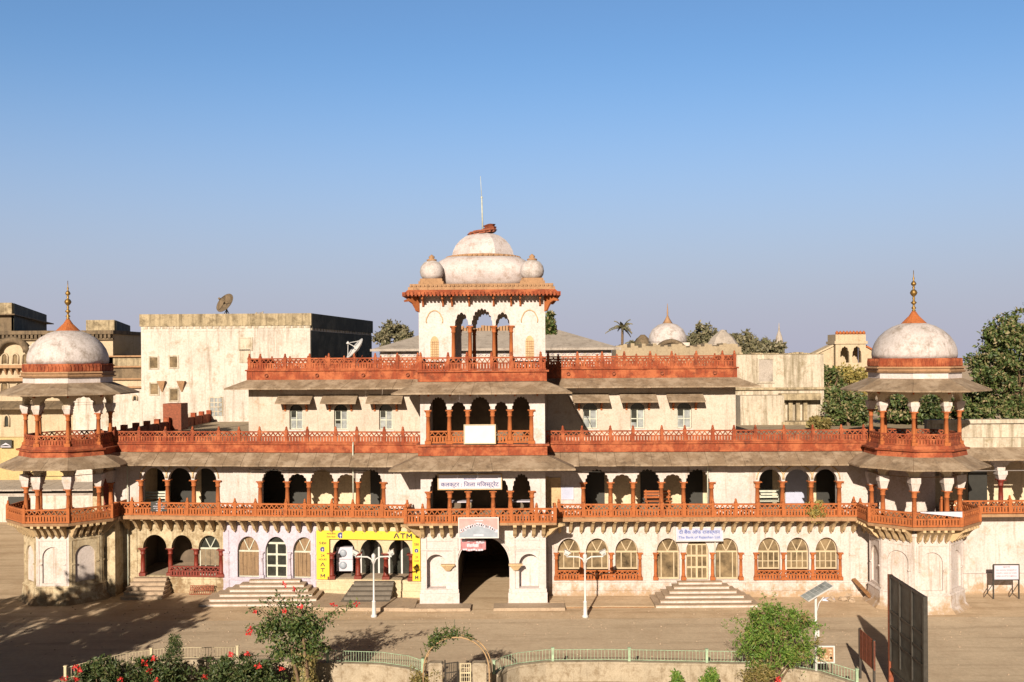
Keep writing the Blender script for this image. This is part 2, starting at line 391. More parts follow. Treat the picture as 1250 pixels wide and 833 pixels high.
# shared rail posts
_post = {}
def post(x, y, z, h, parent, mat='rail', w=.16):
    key = (round(h,2), mat, w)
    if key not in _post:
        b = MB(); hw = w/2
        b.box(-hw, hw, -hw, hw, 0, h)
        b.lathe([(hw*.7,h),(hw*.95,h+.05),(hw*.6,h+.10),(hw*.75,h+.14),(.01,h+.2)], n=8)
        o = b.build('railing_post', M[mat], parent); o.location = (x, y, z); _post[key] = o; return o
    return dup(_post[key], (x, y, z), parent)

def railing(p, q, z0, h, posts=(), mat='rail', shear=False, name='railing', pmat=None, th=.07, ends=False):
    """pierced stone railing from p to q (x, y): zigzag above, small balusters below; posts at fractions"""
    p, q = Vector((p[0], p[1], 0)), Vector((q[0], q[1], 0)); L = (q-p).length
    if shear: p.y += shy(p.x); q.y += shy(q.x)
    d = (q-p).normalized(); nrm = Vector((d.y, -d.x, 0)); L = (q-p).length
    b = MB(); b.tf = lambda v: p + d*v.x + nrm*v.y + Vector((0,0,z0+v.z))
    b.box(0, L, -th*.7, th*.7, 0, h*.12); b.box(0, L, -th*.5, th*.5, h*.48, h*.58); b.box(0, L, -th*.75, th*.75, h*.88, h)
    n = max(2, round(L/.15))
    for k in range(n):
        x = (k+.5)*L/n; hb = .056 if mat == 'red' else .05; b.box(x-hb, x+hb, -th*.3, th*.3, h*.12, h*.48)
    n = max(2, round(L/.26))
    for k in range(n):
        x0_, x1_ = k*L/n, (k+1)*L/n; xm = (x0_+x1_)/2
        b.prism([(x0_,-th*.3,h*.58),(xm+.0,-th*.3,h*.58+.0),(xm,-th*.3,h*.86),(xm-.05,-th*.3,h*.86)], [(x0_,th*.3,h*.58),(xm,th*.3,h*.58),(xm,th*.3,h*.86),(xm-.05,th*.3,h*.86)]) if False else None
        b.bar((x0_,0,h*.58),(xm,0,h*.87),th*.6,.10,up=(0,1,0)); b.bar((xm,0,h*.87),(x1_,0,h*.58),th*.6,.10,up=(0,1,0))
    o = b.build(name, M[mat], PAL)
    for t in posts:
        c = p + d*(t*L); post(c.x, c.y, z0, h+.06, o, pmat or mat)
    return o
def frac(xs, x0, x1): return [(x-x0)/(x1-x0) for x in xs]

# ---------- wing levels
FL0, BAL, FL1, E1O, E1I, TER = .85, 4.0, 4.12, 6.80, 7.36, 7.55
XL, XR = wx(150), wx(1062)          # ends of the wings against the corner towers
BL, BR = -3.02, 3.12                # central bay

def op(px, wpx, b, s, c, cusp=0, yp=0.0, k=24.2, bay=False, e=1.0):
    X = bxp(px, yp) if bay else wx(px, yp)
    Z = Z0 + yp + (0 if bay else shy(X))
    return dict(x=X, w=wpx*Z/F, b=b, s=s, c=c, cusp=cusp, e=e)

# ground floor openings (photo columns)
gR = [op(p, 27.5, FL0+.02, 2.25, 2.95) for p in (694,728.5,764.4)] + [op(p, 27.5, FL0, 2.25, 2.95) for p in (815,850.6,887)] + [op(p, 27, FL0+.02, 2.25, 2.98) for p in (938.4,973.5,1008.7)]
gA = [op(p, 28, FL0, 2.2, 2.92) for p in (419.4,453,487)]
gL = [op(p, 27, FL0, 2.2, 2.98) for p in (302.4,336.5,370.3)]
gO = [op(p, w_, FL0, 2.3, 3.0) for p, w_ in ((188.5,30),(221.6,26.5),(254.8,27))]
for o in gA + gO: o['open'] = True
def gwall(name, x0, x1, ops, mat):
    b = MB(); arch_wall(b, x0, x1, 0, BAL, 0, .42, ops); return b.build(name, M[mat], PAL, True)
xa, xb = wx(385.5), wx(272)
gwall('wall', BR-.3, XR+.6, gR, 'white'); gwall('wall', xa, BL+.3, gA, 'cream')
gwall('wall', xb, xa, gL, 'lilac'); gwall('wall', XL-.6, xb, gO, 'old')
# upper wall (first floor)
fR = []
for (a, b_), (c, cu) in zip(zip((712,745.6,773.3,807.8,834.9),(745.6,773.3,807.8,834.9,868.6)), ((6.46,9),(6.2,5),(6.46,9),(6.2,5),(6.46,9))):
    X0_, X1_ = wx(a), wx(b_); fR.append(dict(x=(X0_+X1_)/2, w=X1_-X0_-.17, open=True, b=FL1, s=5.80, c=c, cusp=cu))
for a, b_ in ((924.6,956.2),(956.2,991.4),(991.4,1024.5)):
    X0_, X1_ = wx(a), wx(b_); fR.append(dict(x=(X0_+X1_)/2, w=X1_-X0_-.17, open=True, b=FL1, s=5.82, c=6.42, cusp=0))
fL = []
for (a, b_), (c, cu) in zip(zip((317.5,350,376.4,409.4,436.3),(350,376.4,409.4,436.3,468.3)), ((6.5,9),(6.25,5),(6.5,9),(6.25,5),(6.5,9))):
    X0_, X1_ = wx(a), wx(b_); fL.append(dict(x=(X0_+X1_)/2, w=X1_-X0_-.17, open=True, b=FL1, s=5.85, c=c, cusp=cu))
for a, b_ in ((172,203.3),(203.3,235.5),(235.5,266)):
    X0_, X1_ = wx(a), wx(b_); fL.append(dict(x=(X0_+X1_)/2, w=X1_-X0_-.17, open=True, b=FL1, s=5.88, c=6.5, cusp=0))
b = MB(); arch_wall(b, BR-.2, XR+.6, BAL, TER-.02, .012, .36, fR); b.build('wall', M['white'], PAL, True)
b = MB(); arch_wall(b, XL-.6, BL+.2, BAL, TER-.02, .012, .36, fL); b.build('wall', M['white'], PAL, True)
for p in (712,745.6,773.3,807.8,834.9,868.6): column(wx(p), .17 if p not in (712,868.6) else .03, FL1, 1.68, .115, PAL, shear=True)
for p in (924.6,956.2,991.4,1024.5): column(wx(p), .17 if p not in (924.6,1024.5) else .03, FL1, 1.70, .12, PAL, shear=True)
for p in (317.5,350,376.4,409.4,436.3,468.3): column(wx(p), .17 if p not in (317.5,468.3) else .03, FL1, 1.73, .115, PAL, shear=True)
for p in (172,203.3,235.5,266): column(wx(p), .17 if p not in (172,266) else .03, FL1, 1.76, .12, PAL, shear=True)
# dripstone mouldings over the round arches of the end bays
for ops in (fR[5:], fL[5:]):
    for o in ops:
        b = MB(); pts = [(o['x']+(o['w']/2+.12)*cos(t), -.02, o['s']+.1+(o['c']-o['s']+.12)*sin(t)) for t in [pi*k/14 for k in range(15)]]
        b.tube(pts, .035, 5); b.build('arch_moulding', M['brkt'], PAL, True)

# rooms behind: verandah floor slab, back wall, ceiling, ground-floor room
for x0, x1 in ((XL-.6, BL), (BR, XR+.6)):
    b = MB(); n = 1
    b.box(x0, x1, .43, 3.85, BAL-.1, FL1); b.build('verandah_floor', M['step'], PAL, True)
    b = MB(); b.box(x0, x1, 3.8, 4.1, 0, TER-.03); b.build('back_wall', M['inner'], PAL, True)
    b = MB(); b.box(x0, x1, .43, 3.79, .6, FL0-.01); b.build('ground_floor', M['step'], PAL, True)
# terrace roof (bends with the wings)
b = MB()
for x0, x1 in ((XL-.6, BL-.02), (BR+.02, XR+.6)): b.box(x0, x1, .05, 3.9, TER-.18, TER)
b.box(-22.2, -3.2, 4.0, 30, TER-.6, TER-.004); b.box(3.3, 29, 3.6, 30, TER-.6, TER-.004)
b.box(-3.19, 3.29, 3.9, 30, TER-.6, TER-.004)
b.build('terrace', M['roof'], PAL, True)
# partitions inside the verandahs and rooms
def partition(x, z0, z1, mat='inner', y0=.44, y1=3.78):
    b = MB(); b.box(x-.1, x+.1, y0, y1, z0, z1); b.build('partition', M[mat], PAL, True)
for p in (690,895,900+150): partition(wx(p), FL1, TER-.2)
for p in (290,485,160): partition(wx(p), FL1, TER-.2)
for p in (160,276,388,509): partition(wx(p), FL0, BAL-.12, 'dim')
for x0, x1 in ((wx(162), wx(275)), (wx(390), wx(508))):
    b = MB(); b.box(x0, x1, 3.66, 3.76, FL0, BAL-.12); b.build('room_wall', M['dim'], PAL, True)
# dark doorways in the verandah back walls
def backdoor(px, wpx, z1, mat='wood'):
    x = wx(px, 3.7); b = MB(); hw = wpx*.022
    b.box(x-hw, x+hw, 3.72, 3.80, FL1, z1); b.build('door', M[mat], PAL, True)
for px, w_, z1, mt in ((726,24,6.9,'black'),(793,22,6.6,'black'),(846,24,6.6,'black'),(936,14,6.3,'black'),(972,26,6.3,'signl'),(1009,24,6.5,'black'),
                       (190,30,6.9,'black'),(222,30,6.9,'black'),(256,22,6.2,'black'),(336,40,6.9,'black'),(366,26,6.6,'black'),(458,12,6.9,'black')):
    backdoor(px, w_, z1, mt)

# ---------- windows and doors of the ground floor
def fan_window(o, fmat, pmat, y=.27, fan=True, vert=(-.22,.22), bars=(), zb=None):
    """arched frame with a fanlight; pane is a sub-part"""
    x, hw = o['x'], o['w']/2 - .002; zb = o['b'] if zb is None else zb
    f = MB()
    t = .05
    for s_ in (-1, 1): f.box(x+s_*hw-(t if s_ > 0 else 0), x+s_*hw+(t if s_ < 0 else 0), y-.04, y+.04, zb, o['s'])
    f.box(x-hw, x+hw, y-.045, y+.045, zb, zb+.08)
    if fan: f.box(x-hw, x+hw, y-.05, y+.05, o['s']-.06, o['s']+.03)
    pts = [(p[0], y, p[1]) for p in arch_pts(dict(o, w=o['w']-t, c=o['c']-t/2, cusp=0))]
    f.tube(pts, t*.55, 5)
    if fan:
        for a in (58, 122): f.bar((x, y, o['s']), (x+hw*cos(radians(a))*.98, y, o['s']+(o['c']-o['s'])*sin(radians(a))*.97), .045, .05, up=(0,1,0))
    for v in vert: f.box(x+v*o['w']*1.0-.025, x+v*o['w']+.025, y-.04, y+.04, zb, o['s'])
    for z in bars: f.box(x-hw, x+hw, y-.035, y+.035, z-.02, z+.02)
    fo = f.build('window', M[fmat], PAL, True)
    p = MB(); q = arch_pts(dict(o, cusp=0))
    loop = [(x-hw, zb)] + [(a, c) for a, c in q] + [(x+hw, zb)]
    p.prism([(a, y+.02, c) for a, c in loop], [(a, y+.035, c) for a, c in loop])
    p.build('pane', M[pmat], fo, True)
    return fo
def shutters(o, zb, zt, y=.17, n=5, mat='shut'):
    b = MB(); hw = o['w']/2 - .05
    for k in range(n):
        x0_ = o['x'] - hw + 2*hw*k/n; b.box(x0_+.008, x0_+2*hw/n-.008, y, y+.04+.012*(k % 2), zb, zt)
    b.build('shutter', M[mat], PAL, True)
for o in gR[:3]: fan_window(o, 'lat', 'pane', zb=1.35)
for o in (gR[3], gR[5]): fan_window(o, 'lat', 'pane', vert=(-.28,.28))
for o in gR[6:]: fan_window(o, 'lat', 'pane', vert=(-.25,0,.25), zb=1.35, bars=(1.75,))
for o in (gL[0], gL[2]): fan_window(o, 'grey', 'shut', y=.24); shutters(o, FL0+.06, 2.15)
fan_window(gO[2], 'grey', 'dpane', y=.26); shutters(gO[2], 1.4, 2.25, .2, 4, 'curt')
# lattice doors
def panel_door(o, fmat, pmat, cols=4, rows=3):
    x, hw = o['x'], o['w']/2-.03; y = .2; b = MB()
    z0, z1 = FL0+.02, 2.62
    for k in range(cols+1):
        xx = x-hw+2*hw*k/cols; wd = .05 if k in (0, cols, cols//2) else .025; b.box(xx-wd, xx+wd, y-.03, y+.03, z0, z1)
    for k in range(rows+1):
        zz = z0+(z1-z0)*k/rows; b.box(x-hw-.045, x+hw+.045, y-.034, y+.034, zz-.05, zz+.05)
    d = b.build('door', M[fmat], PAL, True)
    p = MB(); p.box(x-hw, x+hw, y+.005, y+.02, z0, z1); p.build('pane', M[pmat], d, True)
    t = MB(); loop = [(a, c) for a, c in arch_pts(o)]; t.prism([(a, y+.03, c) for a, c in loop], [(a, y+.06, c) for a, c in loop]); t.build('transom', M[pmat], d, True)
panel_door(gR[4], 'lat', 'pane'); panel_door(gL[1], 'grey', 'dpane', 2, 3)
# short red half-columns beside the openings and the low pierced rails
for p in (678.5,709.7,745.6,780.5,799.5,833.5,869,903.6,922,955.7,991.4,1024.8): column(wx(p), -.02, FL0, 1.38, .085, PAL, shear=True)
for p in (404.2,435.8,470,501.5): column(wx(p), .2 if p not in (404.2,501.5) else .03, FL0, 1.36, .13, PAL, 'reddark', shear=True)
for p in (173.7,206,237.6,269.3): column(wx(p), .2 if p not in (173.7,269.3) else .03, FL0, 1.45, .12, PAL, 'reddark', shear=True)
for a, c in ((679,781),(922,1025)):
    railing((wx(a), -.06), (wx(c), -.06), FL0, .5, shear=True)
railing((wx(207), -.04), (wx(269), -.04), FL0, .55, shear=True, mat='reddark')
for p in (353.2, 319.5): column(wx(p), -.03, FL0, 1.35, .07, PAL, 'lilac', shear=True)
# sill course and base moulding along the wings
for x0, x1, mt in ((BR, XR+.3, 'white'), (xa, BL, 'cream'), (xb, xa, 'lilac'), (XL-.3, xb, 'old')):
    b = MB(); b.box(x0, x1, -.09, -.003, 0, .30); b.box(x0, x1, -.05, -.003, .72, FL0-.03); b.build('plinth', M[mt], PAL, True)
# pilaster strips and a cornice line under the brackets
for p in (672,791,912,1040,276,382,164):
    b = MB(); x = wx(p); b.box(x-.13, x+.13, -.045, -.003, .302, 3.3); b.box(x-.17, x+.17, -.075, -.004, 2.1, 2.2)
    b.build('pilaster', M['lilac' if p in (276,382) else 'old' if p == 164 else 'white'], PAL, True)

# ---------- balcony: slab, brackets, rail
bk = None
def bracket(x, y, z, rz, parent=PAL, sc=(1,1,1), name='balcony_bracket'):
    global bk
    if bk is None:
        pr = [(0,.02),(-.86,.02),(-.86,-.10),(-.70,-.16),(-.56,-.27),(-.44,-.40),(-.34,-.55),(-.22,-.66),(-.10,-.70),(0,-.70)]
        b = MB(); b.prism([(-.07, a*1.12, c) for a, c in pr], [(.07, a*1.12, c) for a, c in pr])
        b.lathe([(.02,-.78),(.06,-.72),(.05,-.66),(.08,-.62)], (0,-.12,0), 6)
        bk = b.build(name, M['brkt'], parent)
        bk.location = (x, y, z); bk.rotation_euler = (0,0,rz); bk.scale = sc; return bk
    c = dup(bk, (x, y, z), parent, rz, sc); c.name = name; return c
for x0, x1, n in ((XL+.35, BL-.72, 27), (BR+.75, XR-.35, 29)):
    for k in range(n):
        x = x0+(x1-x0)*k/(n-1); bracket(x, shy(x)-.004, BAL, -math.atan(KL if x < 0 else -KR)*1.0)
for x0, x1 in ((XL-.2, BL-.6), (BR+.5, XR+.2)):
    b = MB(); b.box(x0, x1, -1.08, -.004, BAL-.03, BAL+.14); b.box(x0, x1, -.95, -.86, BAL+.14, BAL+.2); b.build('balcony_slab', M['tan'], PAL, True)
pl = [161,195,228.6,266.7,286.5,311.6,349,372,405,430.5,466,497]; xs = [wx(p, -.93) for p in pl]
railing((XL-.1, -.93), (BL-.62, -.93), FL1+.06, .66, frac(xs, XL-.1, BL-.62), shear=True)
pr_ = [682,712,745.6,773.3,807.8,834.9,870,898,924.6,956,991,1024,1050]; xs = [wx(p, -.93) for p in pr_]
railing((BR+.6, -.93), (XR+.1, -.93), FL1+.06, .66, frac(xs, BR+.6, XR+.1), shear=True)

# ---------- lower eave, red band, terrace rail
for x0, x1 in ((XL-.8, BL+.1), (BR-.1, XR+.8)):
    b = MB(); eave(b, [(x0,.0),(x1,.0)], [(x0,-1.15),(x1,-1.15)], E1I, E1O); b.build('eave', M['eave'], PAL, True)
    b = MB(); b.box(x0, x1, -.12, .0, E1I-.02, 7.76); b.box(x0, x1, -.2, .02, 7.76, 7.85); b.box(x0, x1, -.16, .0, 7.36, 7.42); b.build('parapet_band', M['red'], PAL, True)
pu = [141,170,202,235,267,291.7,316.8,349.5,375,409.6,435.5,469,491.7]; xs = [wx(p, -.08, 530) for p in pu]
railing((XL-.5, -.08), (BL+.05, -.08), 7.86, .58, frac(xs, XL-.5, BL+.05), 'red', True)
pu = [686.9,710.4,745,772.7,807.8,835.9,870,896,922,956.8,992,1026.8,1054]; xs = [wx(p, -.08, 530) for p in pu]
railing((BR-.05, -.08), (XR+.4, -.08), 7.86, .58, frac(xs, BR-.05, XR+.4), 'red', True)
# small red brackets under the eave
ek = None
def ebracket(x, y, z, rz=0, s=1.0, parent=PAL):
    global ek
    if ek is None:
        pr = [(0,0),(-.75,-.30),(-.72,-.36),(-.5,-.33),(-.32,-.42),(-.2,-.58),(-.12,-.72),(0,-.76)]
        b = MB(); b.prism([(-.05, a, c) for a, c in pr], [(.05, a, c) for a, c in pr]); ek = b.build('eave_bracket', M['rail'], parent)
        ek.location = (x, y, z); ek.rotation_euler = (0,0,rz); ek.scale = (s,s,s); return
    dup(ek, (x, y, z), parent, rz, (s,s,s))
for p in (724,745,773,791,808,835,852,870,898,924,956,991,1024,161,195,218,235,266,292,317,350,376,409,436,468,494):
    x = wx(p); ebracket(x, shy(x)-.003, E1I-.12, s=.78)

# ---------- upper storey
YU = 3.5
UL, UR = wx(303.5, YU, 500), wx(898, YU, 500)
def uop(px, w_): return op(px, w_, 8.28, 9.35, 9.66, 0, YU)
uo = {-1: [uop(p, 16.5) for p in (362,416.5,471.5)], 1: [uop(p, 17.5) for p in (721,779,836)]}
for s_, x0, x1 in ((-1, UL, BL), (1, BR, UR)):
    b = MB(); arch_wall(b, x0, x1, TER-.02, 11.1, YU, .35, uo[s_]); b.build('wall', M['upper'], PAL, True)
    xe = x0 if s_ < 0 else x1
    b = MB(); b.box(*( (xe, xe+.3) if s_ < 0 else (xe-.3, xe)), YU+.352, 9.0, TER-.01, 11.1); b.box(x0+.32*(s_<0), x1-.32*(s_>0), 9.0, 9.3, TER-.01, 11.1); b.build('wall', M['upper'], PAL, True)
    b = MB(); b.box(x0+.31*(s_<0), x1-.31*(s_>0), YU+.36, 8.99, 11.0, 11.12); b.build('roof', M['roof'], PAL, True)
    xo = xe + s_*1.1
    pin = [(x1,YU),(x0,YU),(x0,9.3)] if s_ < 0 else [(x0,YU),(x1,YU),(x1,9.3)]
    pou = [(x1,YU-1.1),(x0-1.1,YU-1.1),(x0-1.1,9.3)] if s_ < 0 else [(x0,YU-1.1),(x1+1.1,YU-1.1),(x1+1.1,9.3)]
    b = MB(); eave(b, pin, pou, 11.05, 10.58); b.build('eave', M['eave'], PAL, True)
    b = MB(); b.box(x0-.08*(s_<0), x1+.08*(s_>0), YU-.08, YU+.2, 11.02, 11.5); b.box(x0-.16*(s_<0), x1+.16*(s_>0), YU-.16, YU+.2, 11.5, 11.58)
    b.box(*((xe-.08, xe+.2) if s_ < 0 else (xe-.2, xe+.08)), YU+.2, 9.2, 11.02, 11.5); b.build('parapet_band', M['red'], PAL, True)
    pp = [304.5,317.8,348,378,401.4,432.3,458,485,510] if s_ < 0 else [669,704.8,735,762,793.7,820,850,881.8,896.5]
    xs = [wx(p, YU-.03, 440) for p in pp]
    railing((x0, YU-.03), (x1, YU-.03), 11.58, .64, frac(xs, x0, x1), 'red', True)
    railing((x0, 9.1), (x1, 9.1), 11.3, .80, [k/9 for k in range(10)], 'red', True)
    railing((xe, YU-.03), (xe, 9.1), 11.58, .64, (), 'red', True)
    for p in ((325.8,387.3,443.5,497.7) if s_ < 0 else (693.6,749,807.8,872)):
        x = wx(p, YU, 455); b = MB(); b.tf = lambda v, x=x: Vector((x+v.x, YU-.08-v.z, 11.27+v.y)); b.lathe([(.10,-.01),(.10,.10),(.065,.10),(.065,.02)], n=10); b.build('drain_spout', M['rust'], PAL, True)
    for p in ((318,343,375,401,432,458,485) if s_ < 0 else (705,737,763,794,820,851.5,881.8)):
        x = wx(p, YU, 470); ebracket(x, YU+shy(x)-.003, 10.98, s=.72)
    for i, o in enumerate(uo[s_]):
        # recessed window with panes, awning with brackets
        f = MB(); x, hw, y = o['x'], o['w']/2-.003, YU+.2
        for v in (-1, 0, 1): f.box(x+v*(hw-.03)-.03, x+v*(hw-.03)+.03, y-.03, y+.03, 8.29, 9.34)
        for z in (8.31, 8.8, 9.3): f.box(x-hw, x+hw, y-.028, y+.028, z-.025, z+.025)
        wo = f.build('window', M['grey'], PAL, True)
        p = MB(); p.box(x-hw, x+hw, y+.03, y+.05, 8.28, 9.66); p.build('pane', M['dpane'], wo, True)
        p = MB(); q0 = .05 if (i + (s_ > 0)) % 2 else -.02
        p.box(x-hw+.06, x-.04, y-.01, y+.02, 8.34, 8.95 if i != 1 else 8.6); p.box(x+.04, x+hw-.06, y-.01, y+.02, 8.34, 9.25); p.build('pane', M['bpane'], wo, True)
        sl_ = MB(); sl_.box(x-hw-.1, x+hw+.1, YU-.06, YU-.004, 8.15, 8.25); sl_.build('sill', M['bay'], wo, True)
        a = MB(); aw = 22*(Z0+YU)/F
        a.prism([(x-aw,YU-.002,10.12),(x-aw,YU-.95,9.72),(x+aw,YU-.95,9.72),(x+aw,YU-.002,10.12)], [(x-aw,YU-.002,10.2),(x-aw,YU-.95,9.79),(x+aw,YU-.95,9.79),(x+aw,YU-.002,10.2)])
        ao = a.build('window_awning', M['eave'], PAL, True)
        for v in (-.62, .62): c = MB(); c.bar((x+v*aw, YU-.01, 9.45), (x+v*aw, YU-.55, 9.85), .09, .09); c.box(x+v*aw-.05, x+v*aw+.05, YU-.08, YU-.004, 9.3, 9.9); c.build('awning_bracket', M['rail'], ao, True)
# low mounds of dust / canvas: none

# ---------- central bay
YB = -1.7
b = MB()
gate_ops = [dict(x=.06, w=2.52, b=0, s=2.0, c=3.35)]
nl, nr = bxp(531.5), bxp(645)
gate_ops += [dict(x=nl, w=.98, b=.82, s=2.0, c=2.5), dict(x=nr, w=.98, b=.82, s=2.0, c=2.5)]
arch_wall(b, BL, BR, 0, BAL, YB, .5, gate_ops)
b.box(BL, BL+.3, YB+.502, .5, 0, BAL); b.box(BR-.3, BR, YB+.502, .5, 0, BAL)
for xn in (nl, nr): b.box(xn-.55, xn+.55, YB+.503, YB+.62, .6, 2.7)
b.build('gate_wall', M['bay'], PAL)
# niche back arches (inner white half arch), pilasters, plinths and mouldings of the gate
for xn, xo_ in ((nl, (BL, -1.2)), (nr, (1.32, BR))):
    x0, x1 = xo_
    b = MB(); b.box(x0-.06, x1+.06, YB-.16, YB-.003, .10, .62); b.box(x0-.14, x1+.14, YB-.24, YB-.002, 0, .10); b.box(x0-.03, x1+.03, YB-.10, YB-.003, .62, .80)
    b.build('gate_plinth', M['bay'], PAL)
    b = MB()
    for xp, hw in ((x0+.14, .14), (x1-.14, .14)): b.box(xp-hw, xp+hw, YB-.07, YB-.003, .80, 3.3)
    b.box(x0, x1, YB-.10, YB-.071, 2.72, 2.80); b.box(x0+.28, x1-.28, YB-.05, YB-.002, 2.65, 2.72); b.box(x0+.3, x1-.3, YB-.04, YB-.004, 3.15, 3.22)
    b.build('gate_pilaster', M['bay'], PAL)
for xp in (bxp(546), bxp(628.5)):
    b = MB(); b.prism([(xp-.1,YB-.16,1.72),(xp+.1,YB-.16,1.72),(xp+.1,YB-.072,1.72),(xp-.1,YB-.072,1.72)], [(xp-.3,YB-.3,1.98),(xp+.3,YB-.3,1.98),(xp+.3,YB-.072,1.98),(xp-.3,YB-.072,1.98)])
    b.box(xp-.34, xp+.34, YB-.34, YB-.072, 1.98, 2.05); b.build('gate_capital', M['brkt'], PAL)
b = MB(); pts = [(.06+1.36*cos(t), YB-.015, 2.0+1.46*sin(t)) for t in [pi*k/20 for k in range(21)]]; b.tube(pts, .05, 5); b.build('arch_moulding', M['bay'], PAL)
# passage behind the arch
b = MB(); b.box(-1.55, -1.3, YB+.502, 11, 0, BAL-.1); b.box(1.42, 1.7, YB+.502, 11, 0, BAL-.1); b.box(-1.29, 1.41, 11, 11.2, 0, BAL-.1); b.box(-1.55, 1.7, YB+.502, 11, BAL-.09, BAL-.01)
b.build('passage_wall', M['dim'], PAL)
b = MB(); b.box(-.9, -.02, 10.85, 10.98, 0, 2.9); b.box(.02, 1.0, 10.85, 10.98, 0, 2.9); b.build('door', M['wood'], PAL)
# gate balcony
b = MB(); b.box(-3.64, 3.61, YB-1.08, YB-.003, BAL+.08, BAL+.2); b.box(-3.64, BL-.002, YB, -1.02, BAL+.08, BAL+.2); b.box(BR+.002, 3.61, YB, -1.02, BAL+.08, BAL+.2)
b.build('balcony_slab', M['tan'], PAL)
for x in [BL+.12, BL+.6, -1.95, -1.5, 1.6, 2.05, BR-.6, BR-.12]: bracket(x, YB-.004, BAL+.08, 0, sc=(1.25,1.15,.95))
for x, rz in ((BL+.1, radians(-50)), (BR-.1, radians(50))): bracket(x, YB+.05, BAL+.08, rz, sc=(1.3,1.3,1.0))
xs = [bxp(p, YB-1, 630) for p in (495,516,549,571,602,624,655,677.5)]
railing((-3.58, YB-1.02), (3.55, YB-1.02), BAL+.2, .70, frac(xs, -3.58, 3.55))
railing((-3.58, -.95), (-3.58, YB-1.02), BAL+.2, .70); railing((3.55, YB-1.02), (3.55, -.95), BAL+.2, .70)

def bay_arches(z0, z1, s0, cw, cn, y, mat, colr=.11, zf=None):
    cps = (521.8,548.6,571.2,601.6,622.6,650.0); X = [bxp(p, y) for p in cps]
    ops = [dict(x=(a+c)/2, w=c-a-.2, open=True, b=z0, s=s0, c=(cw if k % 2 == 0 else cn), cusp=(9 if k % 2 == 0 else 5)) for k, (a, c) in enumerate(zip(X, X[1:]))]
    b = MB(); arch_wall(b, BL, BR, z0, z1, y, .4, ops); b.build('wall', M[mat], PAL)
    for k, x in enumerate(X): column(x + (.04 if k == 0 else -.04 if k == 5 else 0), y+.12 if 0 < k < 5 else y+.02, zf or z0, s0-(zf or z0)-.02, colr, PAL)
    return X
bay_arches(FL1+.1, 7.3, 5.62, 6.45, 6.2, YB+.01, 'bay')
X2 = bay_arches(7.92, 10.98, 9.62, 10.25, 10.0, YB+.02, 'bay')
for a, c in zip(X2, X2[1:]): railing((a+.1, YB+.05), (c-.1, YB+.05), 7.96, .62)
# bay side walls, floors, back walls
b = MB()
b.box(BL, BL+.3, YB+.42, YU, FL1, 10.98); b.box(BR-.3, BR, YB+.42, YU, FL1, 10.98); b.build('wall', M['bay'], PAL)
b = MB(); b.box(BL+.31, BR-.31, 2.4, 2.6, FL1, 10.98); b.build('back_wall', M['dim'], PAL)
b = MB(); b.box(BL+.31, BR-.31, YB+.42, 2.39, FL1-.02, FL1+.08); b.box(BL+.31, BR-.31, YB+.42, 2.39, 7.6, 7.9); b.box(BL+.31, BR-.31, YB+.42, YU+.3, 10.86, 10.97); b.build('bay_floor', M['step'], PAL)
for y0, oy, zi, zo, ox in ((YB, -3.0, 7.38, 6.80, 1.42), (YB, -2.95, 11.02, 10.48, 1.28)):
    yb = .1 if zi < 8 else 2.6
    b = MB(); eave(b, [(BL,yb),(BL,y0),(BR,y0),(BR,yb)], [(BL-ox,yb),(BL-ox,oy),(BR+ox,oy),(BR+ox,yb)], zi, zo, .075); b.build('eave', M['eave'], PAL)
    for x in (-2.6,-1.55,-.55,.7,1.65,2.75): ebracket(x, y0-.003, zi-.1, s=.85)
    for sx, ex in ((BL, -1), (BR, 1)):
        for y in (-1.2, -.2): ebracket(sx+ex*.003, y, zi-.1, rz=-ex*-pi/2 if False else (pi/2 if ex > 0 else -pi/2), s=.85)
for z0, z1 in ((7.36, 7.82), (11.0, 11.46)):
    b = MB(); b.box(BL-.1, BR+.1, YB-.14, YB+.0, z0, z1); b.box(BL-.2, BR+.2, YB-.24, YB+.01, z1, z1+.09)
    for sx, e in ((BL, -1), (BR, 1)):
        b.box(min(sx, sx+e*.1), max(sx, sx+e*.1), YB+.002, 2.5 if z0 > 9 else .1, z0, z1); b.box(min(sx, sx+e*.2), max(sx, sx+e*.2), YB+.012, 2.5 if z0 > 9 else .1, z1, z1+.09)
    b.build('parapet_band', M['red'], PAL)
b = MB(); b.box(BL, BR, YB+.42, 5.6, 10.99, 11.3); b.build('roof', M['roof'], PAL)
xs = [bxp(p, YB-.05, 445) for p in (513.5,547,570,600,624,660)]
railing((BL-.02, YB-.08), (BR+.02, YB-.08), 11.56, .64, frac(xs, BL-.02, BR+.02), 'red')
railing((BL-.02, YU), (BL-.02, YB-.08), 11.56, .64, mat='red'); railing((BR+.02, YB-.08), (BR+.02, YU), 11.56, .64, mat='red')

# ---------- top pavilion over the gate
TY0, TY1, TL, TR, TZ = -1.2, 5.1, -3.1, 3.18, 11.31
jx = [at(p, 410, TY0)[0] for p in (553.4,573.6,603,624)]
def tower_ops(y):
    c = (TL+TR)/2
    return [dict(x=(jx[0]+jx[1])/2, w=jx[1]-jx[0]-.14, open=True, b=TZ, s=13.75, c=14.42, cusp=5), dict(x=(jx[1]+jx[2])/2, w=jx[2]-jx[1]-.14, open=True, b=TZ, s=13.8, c=14.62, cusp=9), dict(x=(jx[2]+jx[3])/2, w=jx[3]-jx[2]-.14, open=True, b=TZ, s=13.75, c=14.42, cusp=5)]
for y in (TY0, TY1-.4):
    b = MB(); arch_wall(b, TL, TR, TZ, 15.45, y, .4, tower_ops(y)); b.build('tower_wall', M['bay'], PAL)
    for k, x in enumerate(jx): column(x, y+.1 if 0 < k < 3 else y+(.02 if y < 0 else .38), TZ, 2.44, .10, PAL)
